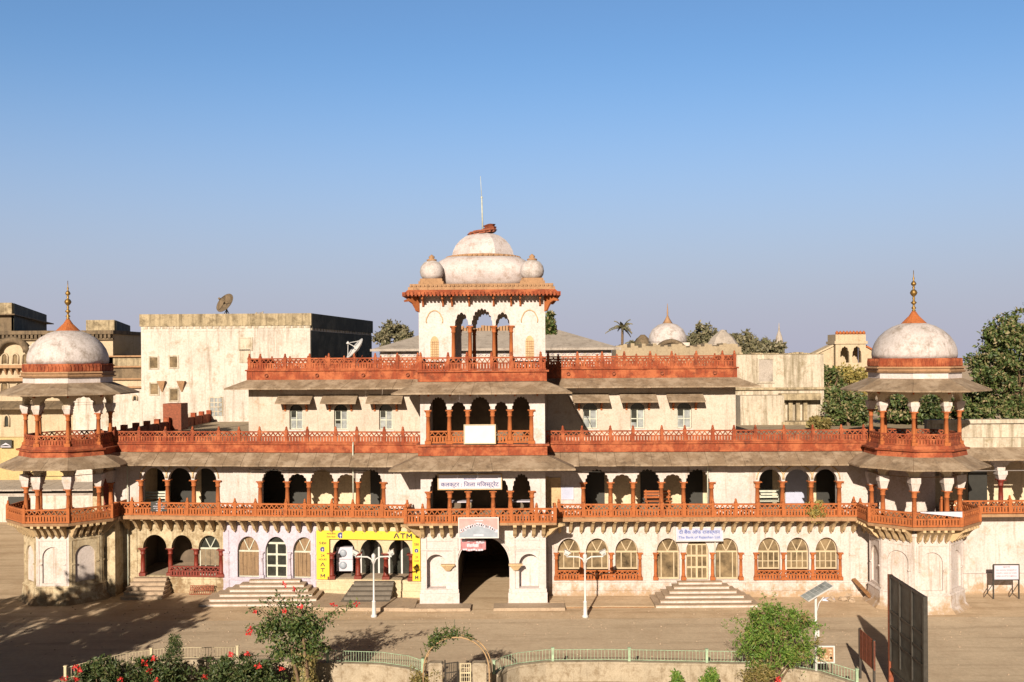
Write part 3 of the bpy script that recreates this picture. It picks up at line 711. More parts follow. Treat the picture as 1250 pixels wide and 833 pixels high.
for x in (TL, TR-.4):
    b = MB(); ym = (TY0+TY1)/2
    b.tf = lambda v, x=x: Vector((x+v.y, v.x, v.z))
    arch_wall(b, TY0+.402, TY1-.402, TZ, 15.45, 0, .4, [dict(x=ym+k, w=.95, open=True, b=TZ, s=13.75, c=14.45, cusp=5) for k in (-1.1,0,1.1)]); b.build('tower_wall', M['bay'], PAL)
b = MB(); b.box(TL+.41, TR-.41, TY0+.41, TY1-.41, 15.2, 15.4); b.build('ceiling', M['inner'], PAL)
# blind niches and latticed blind windows on the corner piers
for px in (530.5, 646.5):
    x = at(px, 410, TY0)[0]
    b = MB(); hw = .42
    pts = [(x-hw, TY0-.01, 12.6)] + [(x-hw*cos(t)*(1-.06*(1-abs(sin(5*t)))), TY0-.01, 13.9+.62*sin(t)) for t in [pi*k/24 for k in range(25)]] + [(x+hw, TY0-.01, 12.6)]
    b.tube(pts[1:-1], .03, 5); b.build('niche_moulding', M['brkt'], PAL)
    b = MB(); q = arch_pts(dict(x=x, w=.42, b=12.1, s=12.9, c=13.25)); loop = [(x-.21,12.05)] + [tuple(p) for p in q] + [(x+.21,12.05)]
    b.prism([(a, TY0-.02, c) for a, c in loop], [(a, TY0+.0, c) for a, c in loop]); wn = b.build('blind_window', M['brkt'], PAL)
    g_ = MB()
    for k in range(1, 4): g_.box(x-.21+k*.105-.012, x-.21+k*.105+.012, TY0-.035, TY0-.021, 12.06, 13.0)
    for k in range(8): g_.box(x-.2, x+.2, TY0-.034, TY0-.022, 12.1+k*.12, 12.125+k*.12)
    g_.build('lattice', M['tan'], wn)
    b = MB(); b.box(x-.28, x+.28, TY0-.14, TY0-.003, 11.9, 11.97); b.box(x+.1, x+.22, TY0-.12, TY0-.003, 11.78, 11.9); b.box(x-.22, x-.1, TY0-.12, TY0-.003, 11.78, 11.9); b.build('ledge', M['brkt'], PAL)
# tower eave with toothed edge
b = MB(); ox = .72
b.prism([(TL-ox,TY0-ox,15.28),(TR+ox,TY0-ox,15.28),(TR+ox,TY1+ox,15.28),(TL-ox,TY1+ox,15.28)], [(TL-.5,TY0-.5,15.52),(TR+.5,TY0-.5,15.52),(TR+.5,TY1+.5,15.52),(TL-.5,TY1+.5,15.52)])
n = 42
for k in range(n):
    x = TL-ox+(TR-TL+2*ox)*(k+.5)/n; b.box(x-.05, x+.05, TY0-ox-.03, TY0-ox+.2, 15.2, 15.4)
    y = TY0-ox+(TY1-TY0+2*ox)*(k+.5)/n
    for xx in (TL-ox-.03, TR+ox-.17): b.box(xx, xx+.2, y-.05, y+.05, 15.2, 15.4)
b.build('eave', M['red'], PAL)
b = MB(); b.box(TL-.48, TR+.48, TY0-.48, TY1+.48, 15.5, 15.66); b.box(TL-.4, TR+.4, TY0-.4, TY1+.4, 15.66, 15.82)
for k in range(34):
    x = TL-.44+(TR-TL+.88)*(k+.5)/34; b.lathe([(.06,15.66),(.07,15.72),(.03,15.79)], (x, TY0-.44, 0), 6)
b.build('cornice', M['tan'], PAL)
for px in (516.5,540.8,551.8,572.8,602.5,623.8,635,659):
    x = at(px, 370, TY0)[0]; ebracket(x, TY0-.003, 15.36, s=.86)
for x, rz in ((TL, -pi/4), (TR, pi/4)): ebracket(x, TY0, 15.36, rz, 1.2)
for y in (0,1,2,3,4):
    ebracket(TL-.003, y, 15.36, -pi/2, .86); ebracket(TR+.003, y, 15.36, pi/2, .86)
# the two-tier dome, corner cupolas, ruined cap and mast
tc = ((TL+TR)/2, (TY0+TY1)/2)
b = MB(); b.lathe([(2.2,15.82),(2.38,16.05),(2.54,16.35),(2.58,16.6),(2.5,16.9),(2.28,17.15),(1.95,17.34)], (*tc,0), 48, sq=4.2)
d1 = b.build('dome', M['domew'], PAL)
b = MB(); b.lathe([(1.80,17.32),(1.92,17.35),(1.92,17.47),(1.74,17.5)], (*tc,0), 32)
for k in range(44): t = 2*pi*k/44; b.sphere((tc[0]+1.93*cos(t), tc[1]+1.93*sin(t), 17.41), .06, 5)
b.build('dome_band', M['tan'], d1)
b = MB(); b.lathe([(1.74,17.5),(1.68,17.75),(1.52,18.05),(1.28,18.32),(.95,18.55),(.55,18.7),(.2,18.75)], (*tc,0), 8, a0=pi/8, smooth=False)
b.build('upper_dome', M['domew'], d1)
b = MB()
b.tf = lambda v: Matrix.Rotation(radians(-9), 3, 'Y') @ (v*1.02) + Vector((tc[0]-.05, tc[1], 18.79))
for k in range(12):
    t = 2*pi*k/12; b.box(cos(t)*.55-.16, cos(t)*.55+.16, sin(t)*.55-.14, sin(t)*.55+.14, -.10+random.uniform(-.03,.03), .06+random.uniform(0,.05))
b.lathe([(.72,-.06),(.8,.0),(.6,.05)], (0,0,0), 12)
b.lathe([(.32,.05),(.36,.16),(.26,.2),(.34,.3),(.1,.36)], (.42,0,0), 7, smooth=False)
b.build('ruined_cap', M['rust'], d1)
b = MB(); b.tube([(tc[0]-.02,tc[1],18.8),(tc[0]-.06,tc[1],20.6)], [.045,.035], 6); b.sphere((tc[0]-.06,tc[1],20.62), .06, 6); b.tube([(tc[0]-.06,tc[1],20.6),(tc[0]-.12,tc[1],21.75)], [.018,.012], 5); b.build('mast', M['grey'], d1)
for sx in (-1, 1):
    for sy in (0, 1):
        cx_, cy_ = tc[0]+sx*2.52, (TY0+.55 if sy == 0 else TY1-.55)
        b = MB(); b.box(cx_-.62, cx_+.62, cy_-.62, cy_+.62, 15.8, 15.98); b.box(cx_-.55, cx_+.55, cy_-.55, cy_+.55, 15.98, 16.12); cb = b.build('cupola_base', M['tan'], PAL)
        b = MB(); b.lathe([(.44,16.12),(.56,16.3),(.60,16.5),(.55,16.75),(.40,16.95),(.2,17.05)], (cx_,cy_,0), 16); b.build('cupola', M['dome'], cb)
        b = MB(); b.lathe([(.24,17.03),(.26,17.1),(.12,17.16),(.16,17.24),(.02,17.36)], (cx_,cy_,0), 8); b.build('cupola_finial', M['tan'], cb)

# ---------- corner pavilions (octagonal towers)
def octp(cx_, cy_, a, z=None):
    R = a/cos(pi/8); p = [(cx_+R*cos(pi/8+k*pi/4), cy_+R*sin(pi/8+k*pi/4)) for k in range(8)]
    return p if z is None else [(x, y, z) for x, y in p]
def oct_ring(mb, c, a0, z0, a1, z1, m=0): mb.prism(octp(*c, a0, z0), octp(*c, a1, z1), m)
def face_tf(c, a, k):     # local x along face k, y inwards, origin at face centre
    th = k*pi/4; n = Vector((cos(th), sin(th), 0)); t = Vector((-sin(th), cos(th), 0))
    return lambda v: Vector((c[0], c[1], 0)) + n*(a - v.y) + t*v.x + Vector((0,0,v.z))
def side(a): return 2*a*math.tan(pi/8)

def pavilion(cx_, cy_, faces, base_mats, backwall):
    c = (cx_, cy_)
    # base drum with blind arches
    a = 1.98
    b = MB(); oct_ring(b, c, a-.1, 0, a-.1, BAL-.02); b.build('tower_core', M['white'], PAL)
    for k in faces:
        b = MB(); b.tf = face_tf(c, a, k); s_ = side(a)
        arch_wall(b, -s_/2+.001, s_/2-.001, .9, 3.6, 0, .1, [dict(x=0, w=s_*.62, b=1.05, s=2.35, c=2.85)])
        b.box(-s_/2+.1, s_/2-.1, -.03, -.001, 3.15, 3.22); b.box(-s_/2+.1, -s_/2+.16, -.03, -.001, .95, 3.15); b.box(s_/2-.16, s_/2-.1, -.03, -.001, .95, 3.15)
        for v in (-1, 1): b.box(v*s_*.36-.07, v*s_*.36+.07, -.06, -.001, 1.95, 2.02)
        b.build('tower_wall', M[base_mats.get(k, base_mats['d'])], PAL)
    b = MB(); oct_ring(b, c, a+.06, 3.6, a+.06, 3.75); b.build('tower_moulding', M[base_mats['d']], PAL)
    b = MB(); oct_ring(b, c, a+.10, .82, a+.03, .9); oct_ring(b, c, a+.10, .25, a+.06, .82); oct_ring(b, c, a+.36, -.02, a+.12, .25)
    b.build('tower_plinth', M[base_mats['d']], PAL)
    # balcony
    ab = 2.72
    b = MB(); oct_ring(b, c, ab-.02, BAL, ab+.03, BAL+.14); b.build('balcony_slab', M['tan'], PAL)
    for k in faces:
        f = face_tf(c, a, k); s_ = side(ab)
        for j in range(5):
            p = f(Vector(((j-2)/5*s_, -.0, 0))); p2 = f(Vector(((j-2)/5*side(a)*1.0, .02, 0)))
            bracket(p2.x, p2.y, BAL, k*pi/4+pi/2, sc=(1,.86,.9), name='corner_bracket')
    P = octp(*c, ab-.08)
    for k in faces:
        p, q = P[(k-1) % 8], P[k % 8]
        railing(p, q, FL1+.04, .68, (0, 1) if k == faces[-1] else (0,))
    # columns, arches and eaves on two storeys
    ac = 1.86; V = octp(*c, ac)
    for z0, hc, zw, zt in ((FL1, 1.62, 6.38, 7.3), (7.86, 1.62, 9.92, 10.98)):
        for i, (x, y) in enumerate(V):
            if y > cy_ + 1.2 and z0 < 5 and backwall: continue
            column(x, y, z0, hc, .10 if z0 > 5 else .115, PAL, cap='white', caph=zw-z0-hc)
        for k in range(8):
            if z0 < 5 and backwall and k in (1,2,3): continue
            b = MB(); b.tf = face_tf(c, ac+.14, k); s_ = side(ac+.14)
            arch_wall(b, -s_/2, s_/2, zw, zt, 0, .28, [dict(x=0, w=s_*.72, b=zw, s=zw+.02, c=zw+.42, cusp=5)]); b.build('arch_panel', M['inner'], PAL)
    for zi, zo, ai, ao in ((7.38, 6.86, 2.12, 3.15), (11.02, 10.5, 2.05, 3.2)):
        I, O = octp(*c, ai), octp(*c, ao)
        b = MB(); eave(b, I+[I[0]], O+[O[0]], zi, zo, .07); b.build('eave', M['eave'], PAL)
        for k, (x, y) in enumerate(octp(*c, ac+.14)):
            ebracket(x, y, zi-.12, pi/8+k*pi/4+pi/2, .8)
    b = MB(); oct_ring(b, c, 2.20, 7.34, 2.14, 7.62); oct_ring(b, c, 2.28, 7.62, 2.30, 7.7); oct_ring(b, c, 2.12, 7.7, 2.05, 7.86); b.build('parapet_band', M['red'], PAL)
    P = octp(*c, ac+.05)
    for k in range(8): railing(P[(k-1) % 8], P[k], 7.87, .55, mat='red')
    b = MB(); oct_ring(b, c, 1.98, 11.0, 1.98, 11.32); b.build('drum', M['bay'], PAL)
    b = MB(); oct_ring(b, c, 2.10, 11.32, 2.16, 11.4); oct_ring(b, c, 2.06, 11.4, 2.06, 11.52); oct_ring(b, c, 2.14, 11.52, 2.1, 11.6); oct_ring(b, c, 2.04, 10.96, 2.04, 11.03); b.build('cornice', M['tan'], PAL)
    b = MB(); oct_ring(b, c, 2.0, 11.6, 2.0, 12.0)
    for k in range(8):
        f = face_tf(c, 2.0, k); b.tf = f; s_ = side(2.0); n = 9
        for j in range(n):
            x = (j+.5-n/2)*s_/n; b.prism([(x-.06,-.035,11.64),(x+.06,-.035,11.64),(x+.06,-.035,11.84),(x,-.035,11.97),(x-.06,-.035,11.84)], [(x-.06,-.001,11.64),(x+.06,-.001,11.64),(x+.06,-.001,11.84),(x,-.001,11.97),(x-.06,-.001,11.84)])
    b.build('dome_parapet', M['red'], PAL)
    b = MB(); R = 1.98
    b.lathe([(R*.985,12.0),(R,12.2),(R*.985,12.45),(R*.93,12.75),(R*.83,13.06),(R*.68,13.34),(R*.5,13.56),(R*.3,13.70),(.1,13.74)], (cx_,cy_,0), 40)
    d = b.build('dome', M['dome'], PAL)
    b = MB()
    for z, r in ((13.66,.60),): 
        n = 16; lo = []; 
        for k in range(n):
            t0, t1 = 2*pi*k/n, 2*pi*(k+1)/n; tm = (t0+t1)/2
            q = lambda r, t, z: (cx_+r*cos(t), cy_+r*sin(t), z)
            b.poly([q(.62,t0,13.68), q(.70,tm,13.60), q(.62,t1,13.68), q(.24,t1,14.05), q(.27,tm,14.04), q(.24,t0,14.05)])
    b.lathe([(.60,13.66),(.26,14.03),(.14,14.22),(.09,14.3)], (cx_,cy_,0), 16)
    b.build('dome_petals', M['rail'], d)
    b = MB(); b.lathe([(.05,14.28),(.10,14.33),(.05,14.38),(.12,14.46),(.05,14.54),(.05,14.62),(.15,14.72),(.06,14.80),(.05,14.88),(.07,14.94),(.04,15.0),(.13,15.10),(.18,15.20),(.13,15.31),(.04,15.38),(.07,15.46),(.04,15.52),(.12,15.60),(.13,15.66),(.08,15.74),(.03,15.8),(.05,15.9),(.02,16.0),(.015,16.3)], (cx_,cy_,0), 12)
    b.build('finial', M['brass'], d)
    b = MB(); oct_ring(b, c, 1.9, 7.5, 1.9, 7.86); b.build('pavilion_floor', M['step'], PAL)

RC = (at(1116.3, 500, -1.9)[0], -1.9)
LC = (at(83.8, 500, 1.0)[0], 1.0)
pavilion(*RC, (4,5,6,7,0), {'d': 'white'}, True)
pavilion(*LC, (4,5,6,7,0), {'d': 'old', 6: 'white'}, False)
# links between towers and wings
b = MB(); b.box(XR+.1, RC[0]-1.2, RC[1]+.6, .4, 0, BAL-.02); b.box(XR+.62, RC[0]+1.9, .3, .7, FL1, TER); b.box(XR+.3, XR+.62, -.6, .36, FL1, TER-.2); b.build('wall', M['white'], PAL)
b = MB(); x_ = LC[0]; b.box(x_+1.2, XL+.02, LC[1]-.35, LC[1]+3.5, 0, BAL-.03); b.box(x_+.6, XL-.1, LC[1]+1.5, LC[1]+1.8, FL1, TER-.1); b.build('wall', M['old'], PAL)
b = MB(); b.box(x_-1.6, x_+1.6, LC[1]+1.2, LC[1]+3.6, 0, BAL-.03); b.build('wall', M['old'], PAL)
b = MB(); b.box(x_+1.9, XL+.2, shy(XL)-.12, LC[1]+2.4, 7.35, 7.8); b.build('parapet_band', M['red'], PAL)
b = MB(); eave(b, [(x_+2.1,LC[1]+.2),(XL+.4,shy(XL)+.0)], [(x_+2.4,LC[1]-1.5),(XL+.4,shy(XL)-1.15)], E1I, E1O); b.build('eave', M['eave'], PAL)
b = MB(); b.box(x_+.5, XL+.3, LC[1]-.6, LC[1]+2.4, BAL-.02, FL1); b.build('balcony_slab', M['step'], PAL)
b = MB(); x = at(133, 590, LC[1]+1.4)[0]; b.box(x-.3, x+.3, LC[1]+1.4, LC[1]+1.49, FL1, 6.3); b.build('door', M['reddark'], PAL)
# terrace side parapet running back from the left pavilion
for i in range(1):
    b = MB(); xs_ = -21.0; b.box(xs_-.12, xs_+.12, 3.2, 24, 7.54, 8.15)
    for k in range(12): y = 3.6+k*1.85; b.box(xs_-.16, xs_+.16, y-.16, y+.16, 7.54, 8.42)
    b.build('terrace_parapet', M['red'], PAL)
b = MB(); x0, z0 = at(199, 517, 15); x1, z1 = at(221, 493, 15); b.box(x0, x1, 15, 16.4, TER-.01, z1); b.build('stair_head', M['rust'], PAL)
# right continuation of the facade beyond the corner tower
RX0, RX1 = RC[0]+1.6, RC[0]+14
b = MB(); arch_wall(b, RX0, RX1, 0, BAL, .2, .4, []); b.box(RX0, RX1, .02, .198, .0, 1.0); b.build('wall', M['white'], PAL)
b = MB(); b.box(RX0-.4, RX1, -.75, .199, BAL, BAL+.14); b.build('balcony_slab', M['tan'], PAL)
railing((RX0+.2, -.7), (RX1, -.7), FL1+.06, .66, [.0,.28,.56,.84])
b = MB(); b.box(RX0, RX1, 3.4, 3.7, FL1, TER); b.box(RX0+.3, RX0+4.2, 2.2, 2.3, FL1, 5.75); b.build('back_wall', M['inner'], PAL)
b = MB(); b.box(RX0, RX1, .6, 3.39, BAL-.1, FL1); b.build('verandah_floor', M['step'], PAL)
cxx = [at(p, 590, .3)[0] for p in (1183,1221.5,1262)]
for x in cxx[1:]: column(x, .3, FL1, 1.65, .12, PAL, 'reddark', 'bay', caph=.45)
b = MB(); arch_wall(b, RX0, RX1, 6.2, TER, .22, .36, [dict(x=(a+c)/2, w=(c-a)-.35, b=6.2, s=6.22, c=6.75, cusp=5) for a, c in zip(cxx, cxx[1:])]); b.build('wall', M['white'], PAL)
b = MB(); x0 = cxx[0]+.25; b.box(x0, x0+.95, .9, 1.0, FL1, 6.1); b.build('door', M['black'], PAL)
b = MB(); eave(b, [(RC[0]+2.1,.2),(RX1,.2)], [(RC[0]+2.4,-.9),(RX1,-.9)], E1I+.05, E1O+.1); b.build('eave', M['eave'], PAL)
b = MB(); b.box(RC[0]+2.0, RX1, .2, .5, 7.38, 7.9); b.box(RC[0]+2.0, RX1, 1.6, 1.9, 7.6, 8.55); b.box(RC[0]+2.0, RX1, 1.45, 2.0, 8.55, 8.75); b.box(RC[0]+2., RX1, .5, 1.6, 7.5, 7.7); b.build('parapet', M['ruin'], PAL)

# ---------- stairs and pavement before the building
def steps(xc, wtop, wbot, y0, n, ztop, depth, name='staircase', mat=('step','stepw'), one=True, shift=0.0):
    b = MB(); dz = ztop/n
    for k in range(n):      # k = 0 lowest
        f = k/(n-1) if n > 1 else 1; wd = wbot+(wtop-wbot)*f; yf = y0-depth*(1-f)-.35
        x = xc + shift*(1-f)
        b.box(x-wd/2, x+wd/2, yf, y0-.003 - k*.0, dz*k + .001*k, dz*(k+1)-.035, 0); b.box(x-wd/2-.02, x+wd/2+.02, yf-.03, y0-.004, dz*(k+1)-.034, dz*(k+1), 0)
        if mat[1]: b.box(x-wd/2+.02, x+wd/2-.02, yf-.008, yf-.001, dz*k+.012, dz*(k+1)-.04, 1)
    return b.build(name, [M[mat[0]], M[mat[1] or mat[0]]], PAL)
xm = wx(337); steps(xm, 2.6, 6.0, shy(xm)-.1, 6, .84, 2.1, shift=-.25)
xm = wx(852); steps(xm, 2.2, 5.0, shy(xm)-.1, 6, .84, 1.9, mat=('step', 'stepw'))
xm = wx(458); steps(xm-.05, 2.0, 2.4, shy(xm)-.1, 5, .82, 1.35, mat=('dstep', None), shift=-.25)
xm = wx(186); steps(xm, 1.7, 2.1, shy(xm)-.1, 5, .82, 1.3, mat=('step', None))
b = MB(); xp0, xp1 = wx(398), -3.25
b.prism([(xp0,-.1+shy(xp0),.0),(xp0-.3,-2.6,.0),(xp1,-2.9,.0),(xp1,-1.0,.0)], [(xp0,-.1+shy(xp0),.16),(xp0-.3,-2.6,.16),(xp1,-2.9,.16),(xp1,-1.0,.16)]); b.build('pavement', M['step'], PAL)
b = MB(); xp0, xp1 = 4.4, wx(790)
b.prism([(4.03,-.2,-.02),(4.03,-2.4,-.02),(xp1,-2.4,-.02),(xp1,-.2,-.02)], [(4.03,-.2,.06),(4.03,-2.4,.05),(xp1,-2.4,.05),(xp1,-.2,.06)]); b.box(3.3, 4.02, -1.6, -.2, -.02, .07); b.build('pavement', M['ground'], PAL)
for x0, x1 in ((-3.5,-.55),(.55,4.0)):
    b = MB(); b.box(x0, x1, -3.0, YB-.16, -.02, .12); b.box(x0+.02, x1-.02, -3.06, -2.9, .02, .17); b.build('gate_step', M['step'], PAL)
for px, z0, z1, yy in ((432,4.3,7.9,-.25),(863,4.3,7.3,-.2),(872,.9,4.0,-.1),(157,.3,6.8,-.15)):
    b = MB(); x = wx(px); b.tube([(x,yy,z0),(x,yy,z1-.2),(x,yy+.1,z1)], .035, 6); b.build('drain_pipe', M['grey'], PAL, True)

for pts, yy in ((((690,474),(700,500),(716,523)), 3.35), (((696,480),(712,496),(722,521)), 3.3), (((664,573),(730,579),(868,574)), -.2), (((300,574),(400,580),(505,573)), -.2)):
    b = MB(); P = [at(px, py, yy) for px, py in pts]; q = []
    for k in range(13):
        u = k/12; q.append((P[0][0]*(1-u)**2+2*P[1][0]*u*(1-u)+P[2][0]*u*u, yy + (shy(P[1][0])), P[0][1]*(1-u)**2+2*P[1][1]*u*(1-u)+P[2][1]*u*u))
    b.tube(q, .016, 4); b.build('cable', M['dmetal'], PAL)
for x0, x1, y in ((wx(800), wx(905), -2.45), (wx(640)+.8, wx(790), -2.43)):
    b = MB(); b.box(x0, x1, y-.05, y, -.02, .035); b.build('kerb', M['wood'], PAL)

# ================================================================== signs
def board(name, label, cat, x0, x1, y, z0, z1, mat, frame=None, th=.05, tf=None, group=None):
    """a flat board with a raised frame, facing the camera side; returns the thing"""
    t = empty(name, ((x0+x1)/2, y, z0)); tag(t, label, cat, group)
    cx_, cz = (x0+x1)/2, z0
    b = MB(); b.box(x0-cx_, x1-cx_, -th/2, th/2, 0, z1-z0); b.build('panel', M[mat], t)
    if frame:
        f = MB(); w_ = .05; X0, X1, Z1 = x0-cx_, x1-cx_, z1-z0
        f.box(X0-w_, X0, -th, th, -w_, Z1+w_); f.box(X1, X1+w_, -th, th, -w_, Z1+w_); f.box(X0, X1, -th, th, -w_, -.001); f.box(X0, X1, -th, th, Z1+.001, Z1+w_)
        f.build('frame', M[frame], t)
    return t
RX = (pi/2, 0, 0)
# office sign over the gate balcony
x0, z0 = at(535.5, 597, YB-.12); x1, z1 = at(611.5, 579.5, YB-.12)
t = board('office_sign', 'long white sign with hand painted Hindi lettering hung across the gate balcony arches', 'sign', x0, x1, YB-.12, z0, z1, 'signw', 'brkt')
hh = z1-z0
text("\u0915\u0932\u0915\u094d\u091f\u0930 : \u093f\u091c\u0932\u093e \u092e\u093f\u091c\u0938\u094d\u091f\u094d\u0930\u0947\u091f", (x1-x0)*.93, (0,-.03,hh*.30), M['navy'], t, height=hh*.50)
text("\u0915\u093e\u0930\u094d\u092f\u093e\u0932\u092f", (x1-x0)*.2, (.0,-.03,hh*.68), M['navy'], t, height=hh*.18)
text("\u0930\u093e\u091c\u0938\u094d\u0925\u093e\u0928 \u0938\u0930\u0915\u093e\u0930", (x1-x0)*.3, (-.05,-.03,hh*.89), M['slate'], t, height=hh*.12)
# blank white board on the second storey
x0, z0 = at(567.5, 541, YB-.3); x1, z1 = at(604, 519.3, YB-.3)
t = board('blank_board', 'blank pale lilac board tied to the second storey railing above the gate', 'board', x0, x1, YB-.36, z0, z1, 'signw', 'lat', .04)
# poster with pink sky and slate hills, banner beneath
x0, z0 = at(560.8, 656, YB-1.2); x1, z1 = at(607.5, 632.8, YB-1.2)
t = board('picture_hoarding', 'pink and slate blue picture hoarding fixed below the gate balcony rail', 'hoarding', x0, x1, YB-1.2, z0, z1, 'pink', 'wmetal', .05)
W_, Hh = x1-x0, z1-z0
b = MB(); ridge = [(-.5,.22),(-.40,.30),(-.34,.42),(-.22,.52),(-.12,.66),(0,.72),(.1,.70),(.2,.62),(.32,.50),(.42,.40),(.5,.36)]
b.prism([(-W_/2,-.032,0)]+[(u*W_,-.032,v*Hh) for u, v in ridge]+[(W_/2,-.032,0)], [(-W_/2,-.027,0)]+[(u*W_,-.027,v*Hh) for u, v in ridge]+[(W_/2,-.027,0)]); b.build('slate_hills', M['slate'], t)
b = MB()
for k in range(26):
    u = -.46+.92*k/25; v = .30+.42*(1-abs(u)**1.3*2.2)+.0; v = max(.36, v)
    s_ = .05+.03*sin(k*2.3); b.box(u*W_-s_, u*W_+s_, -.040, -.033, v*Hh-.09+.03*sin(k*1.7), v*Hh+.03+.03*cos(k*3.1))
b.box(-.13*W_, .13*W_, -.040, -.033, .06*Hh, .16*Hh); b.box(-.09*W_, .12*W_, -.036, -.030, .86*Hh, .90*Hh); b.build('white_print', M['signw'], t)
x0, z0 = at(562.5, 673, YB-.45); x1, z1 = at(593, 657, YB-.45)
t = empty('hanging_banner', ((x0+x1)/2, YB-.55, z0)); tag(t, 'maroon and white cloth banner hanging in the crown of the gate arch', 'banner')
b = MB(); n = 14; W_, Hh = x1-x0, z1-z0
zt = lambda u: Hh*(1.0-.16*u) ; zb = lambda u: Hh*(.06+.10*abs(u-.5)-.12*u*(1-u)) + .02*sin(u*14)
fr = [(( k/n-.5)*W_, .03*sin(k*1.1), zb(k/n), zt(k/n)) for k in range(n+1)]
for p, q in zip(fr, fr[1:]):
    b.prism([(p[0],p[1],p[2]),(q[0],q[1],q[2]),(q[0],q[1]+.01,q[2]),(p[0],p[1]+.01,p[2])], [(p[0],p[1],p[3]),(q[0],q[1],q[3]),(q[0],q[1]+.01,q[3]),(p[0],p[1]+.01,p[3])])
b.build('cloth', M['maroon'], t)
b = MB()
for u0, u1, v0, v1 in ((.05,.16,.72,.98),(.04,.95,.80,.90),(.25,.72,.38,.62),(.08,.9,.10,.22),(.62,.95,.66,.80)):
    n2 = 8
    for k in range(n2):
        ua, ub = u0+(u1-u0)*k/n2, u0+(u1-u0)*(k+1)/n2
        ya = .03*sin(ua*n*1.1)-.015; ja = .05*sin(k*2.1)
        b.box((ua-.5)*W_, (ub-.5)*W_-.01, ya-.012, ya-.002, (v0+ja*.4)*Hh-.1*Hh*ua*.6, (v1+ja*.6)*Hh-.1*Hh*ua*.6)
b.build('white_print', M['signw'], t)
# bank sign
y_ = -.55; x0, z0 = at(826, 660, y_); x1, z1 = at(881.5, 644.5, y_)
t = board('bank_sign', 'pale blue bank sign in Hindi and English above the right hand staircase', 'sign', x0, x1, y_, z0, z1, 'signl', 'wmetal', .05)
hh = z1-z0
text("\u0926\u0940 \u092c\u0948\u0902\u0915 \u0911\u092b \u0930\u093e\u091c\u0938\u094d\u0925\u093e\u0928", (x1-x0)*.9, (0,-.03,hh*.66), M['blue'], t, height=hh*.46)
text("The Bank of Rajasthan Ltd.", (x1-x0)*.92, (0,-.03,hh*.23), M['blue'], t, height=hh*.27)
# yellow cash machine sign: lintel and two legs, one thing
t = empty('cash_machine_sign', (wx(449), shy(wx(449))-.14, 0)); tag(t, 'bright yellow cash machine sign framing three arches with black ATM letters', 'sign')
ox_, oy_ = t.location.x, t.location.y
def yl(px): return wx(px, -.14)-ox_
def dy_(x): return shy(x+ox_)-.14-oy_
def slab(b, xa_, xb_, z0, z1, y0=-.03, y1=.03):
    ya_, yb_ = dy_(xa_), dy_(xb_)
    b.prism([(xa_,ya_+y0,z0),(xb_,yb_+y0,z0),(xb_,yb_+y1,z0),(xa_,ya_+y1,z0)], [(xa_,ya_+y0,z1),(xb_,yb_+y0,z1),(xb_,yb_+y1,z1),(xa_,ya_+y1,z1)])
zt_, zm_, zb_ = 3.36, 2.93, .86
b = MB(); slab(b, yl(386), yl(512.5), zm_, zt_); b.build('lintel_panel', M['yellow'], t)
b = MB(); slab(b, yl(386), yl(401.5), zb_, zm_-.004); b.build('leg_panel', M['yellow'], t)
b = MB(); slab(b, yl(503), yl(512.5), zb_, zm_-.004); b.build('leg_panel', M['yellow'], t)
ang = math.atan(-KL)
def ytext(s_, px, z, wd, ht, mat='black', bold=.016):
    x = yl(px); return text(s_, wd, (x, dy_(x)-.036, z), M[mat], t, rot=(pi/2,0,-KL), height=ht, bold=bold)
def strokes(word, px, z, wd, ht, th):
    """block letters built from bars"""
    S_ = {'A': [((0,0),(.5,1)),((.5,1),(1,0)),((.2,.36),(.8,.36))], 'T': [((0,.93),(1,.93)),((.5,0),(.5,1))], 'M': [((.06,0),(.06,1)),((.94,0),(.94,1)),((.06,.97),(.5,.3)),((.5,.3),(.94,.97))]}
    b = MB(); n = len(word); lw = wd/(n+.25*(n-1)); x0 = yl(px)-wd/2
    for k, ch in enumerate(word):
        for p_, q_ in S_[ch]:
            a_, c_ = x0+lw*(1.25*k+p_[0]), x0+lw*(1.25*k+q_[0])
            b.bar((a_, dy_(a_)-.036, z-ht/2+ht*p_[1]), (c_, dy_(c_)-.036, z-ht/2+ht*q_[1]), .008, th, up=(0,0,1) if abs(q_[0]-p_[0]) > .9 else (1,0,0))
    b.build('lettering', M['black'], t)
strokes('ATM', 491.5, 3.14, .92, .26, .065)
for k, px in enumerate((396.5,)):
    pass
x = yl(404); ytext('\u092d\u093e\u0930\u0924\u0940\u092f', 404, 3.22, .48, .13); ytext('State Bank', 404, 3.06, .48, .10)
ytext('\u092d\u093e\u0930\u0924\u0940\u092f \u0938\u094d\u091f\u0947\u091f \u092c\u0948\u0902\u0915', 450, 3.22, 1.9, .12, 'ochre'); ytext('State Bank of India', 450, 3.05, 1.9, .12, 'ochre')
def emblem(px, z, r):
    x = yl(px); y = dy_(x)
    b = MB(); b.tf = lambda v: Vector((x+v.x, y-.033-v.z, z+v.y)); b.lathe([(r,0),(r,.008)], n=20); e = b.build('emblem', M['navy'], t)
    b = MB(); b.tf = lambda v: Vector((x+v.x, y-.042-v.z, z+v.y)); b.lathe([(r*.28,0),(r*.28,.004)], n=12); b.box(-r*.09, r*.09, -r*.99, -r*.2, 0, .004); b.build('emblem_keyhole', M['signw'], e)
emblem(415.5, 3.13, .16)
for px in (393.5, 508):
    s_ = 1 if px < 450 else .62
    emblem(px, 2.40, .13*(.8 if s_ < 1 else 1)); ytext('SBI', px, 2.72, .38*s_, .13)
    ytext('24', px, 2.08, .2*s_, .14); ytext('HOURS', px, 1.88, .42*s_, .1)
    for ch, z in zip('ATM', (1.62,1.33,1.04)): strokes(ch, px, z, .20*s_+.02, .19, .045)
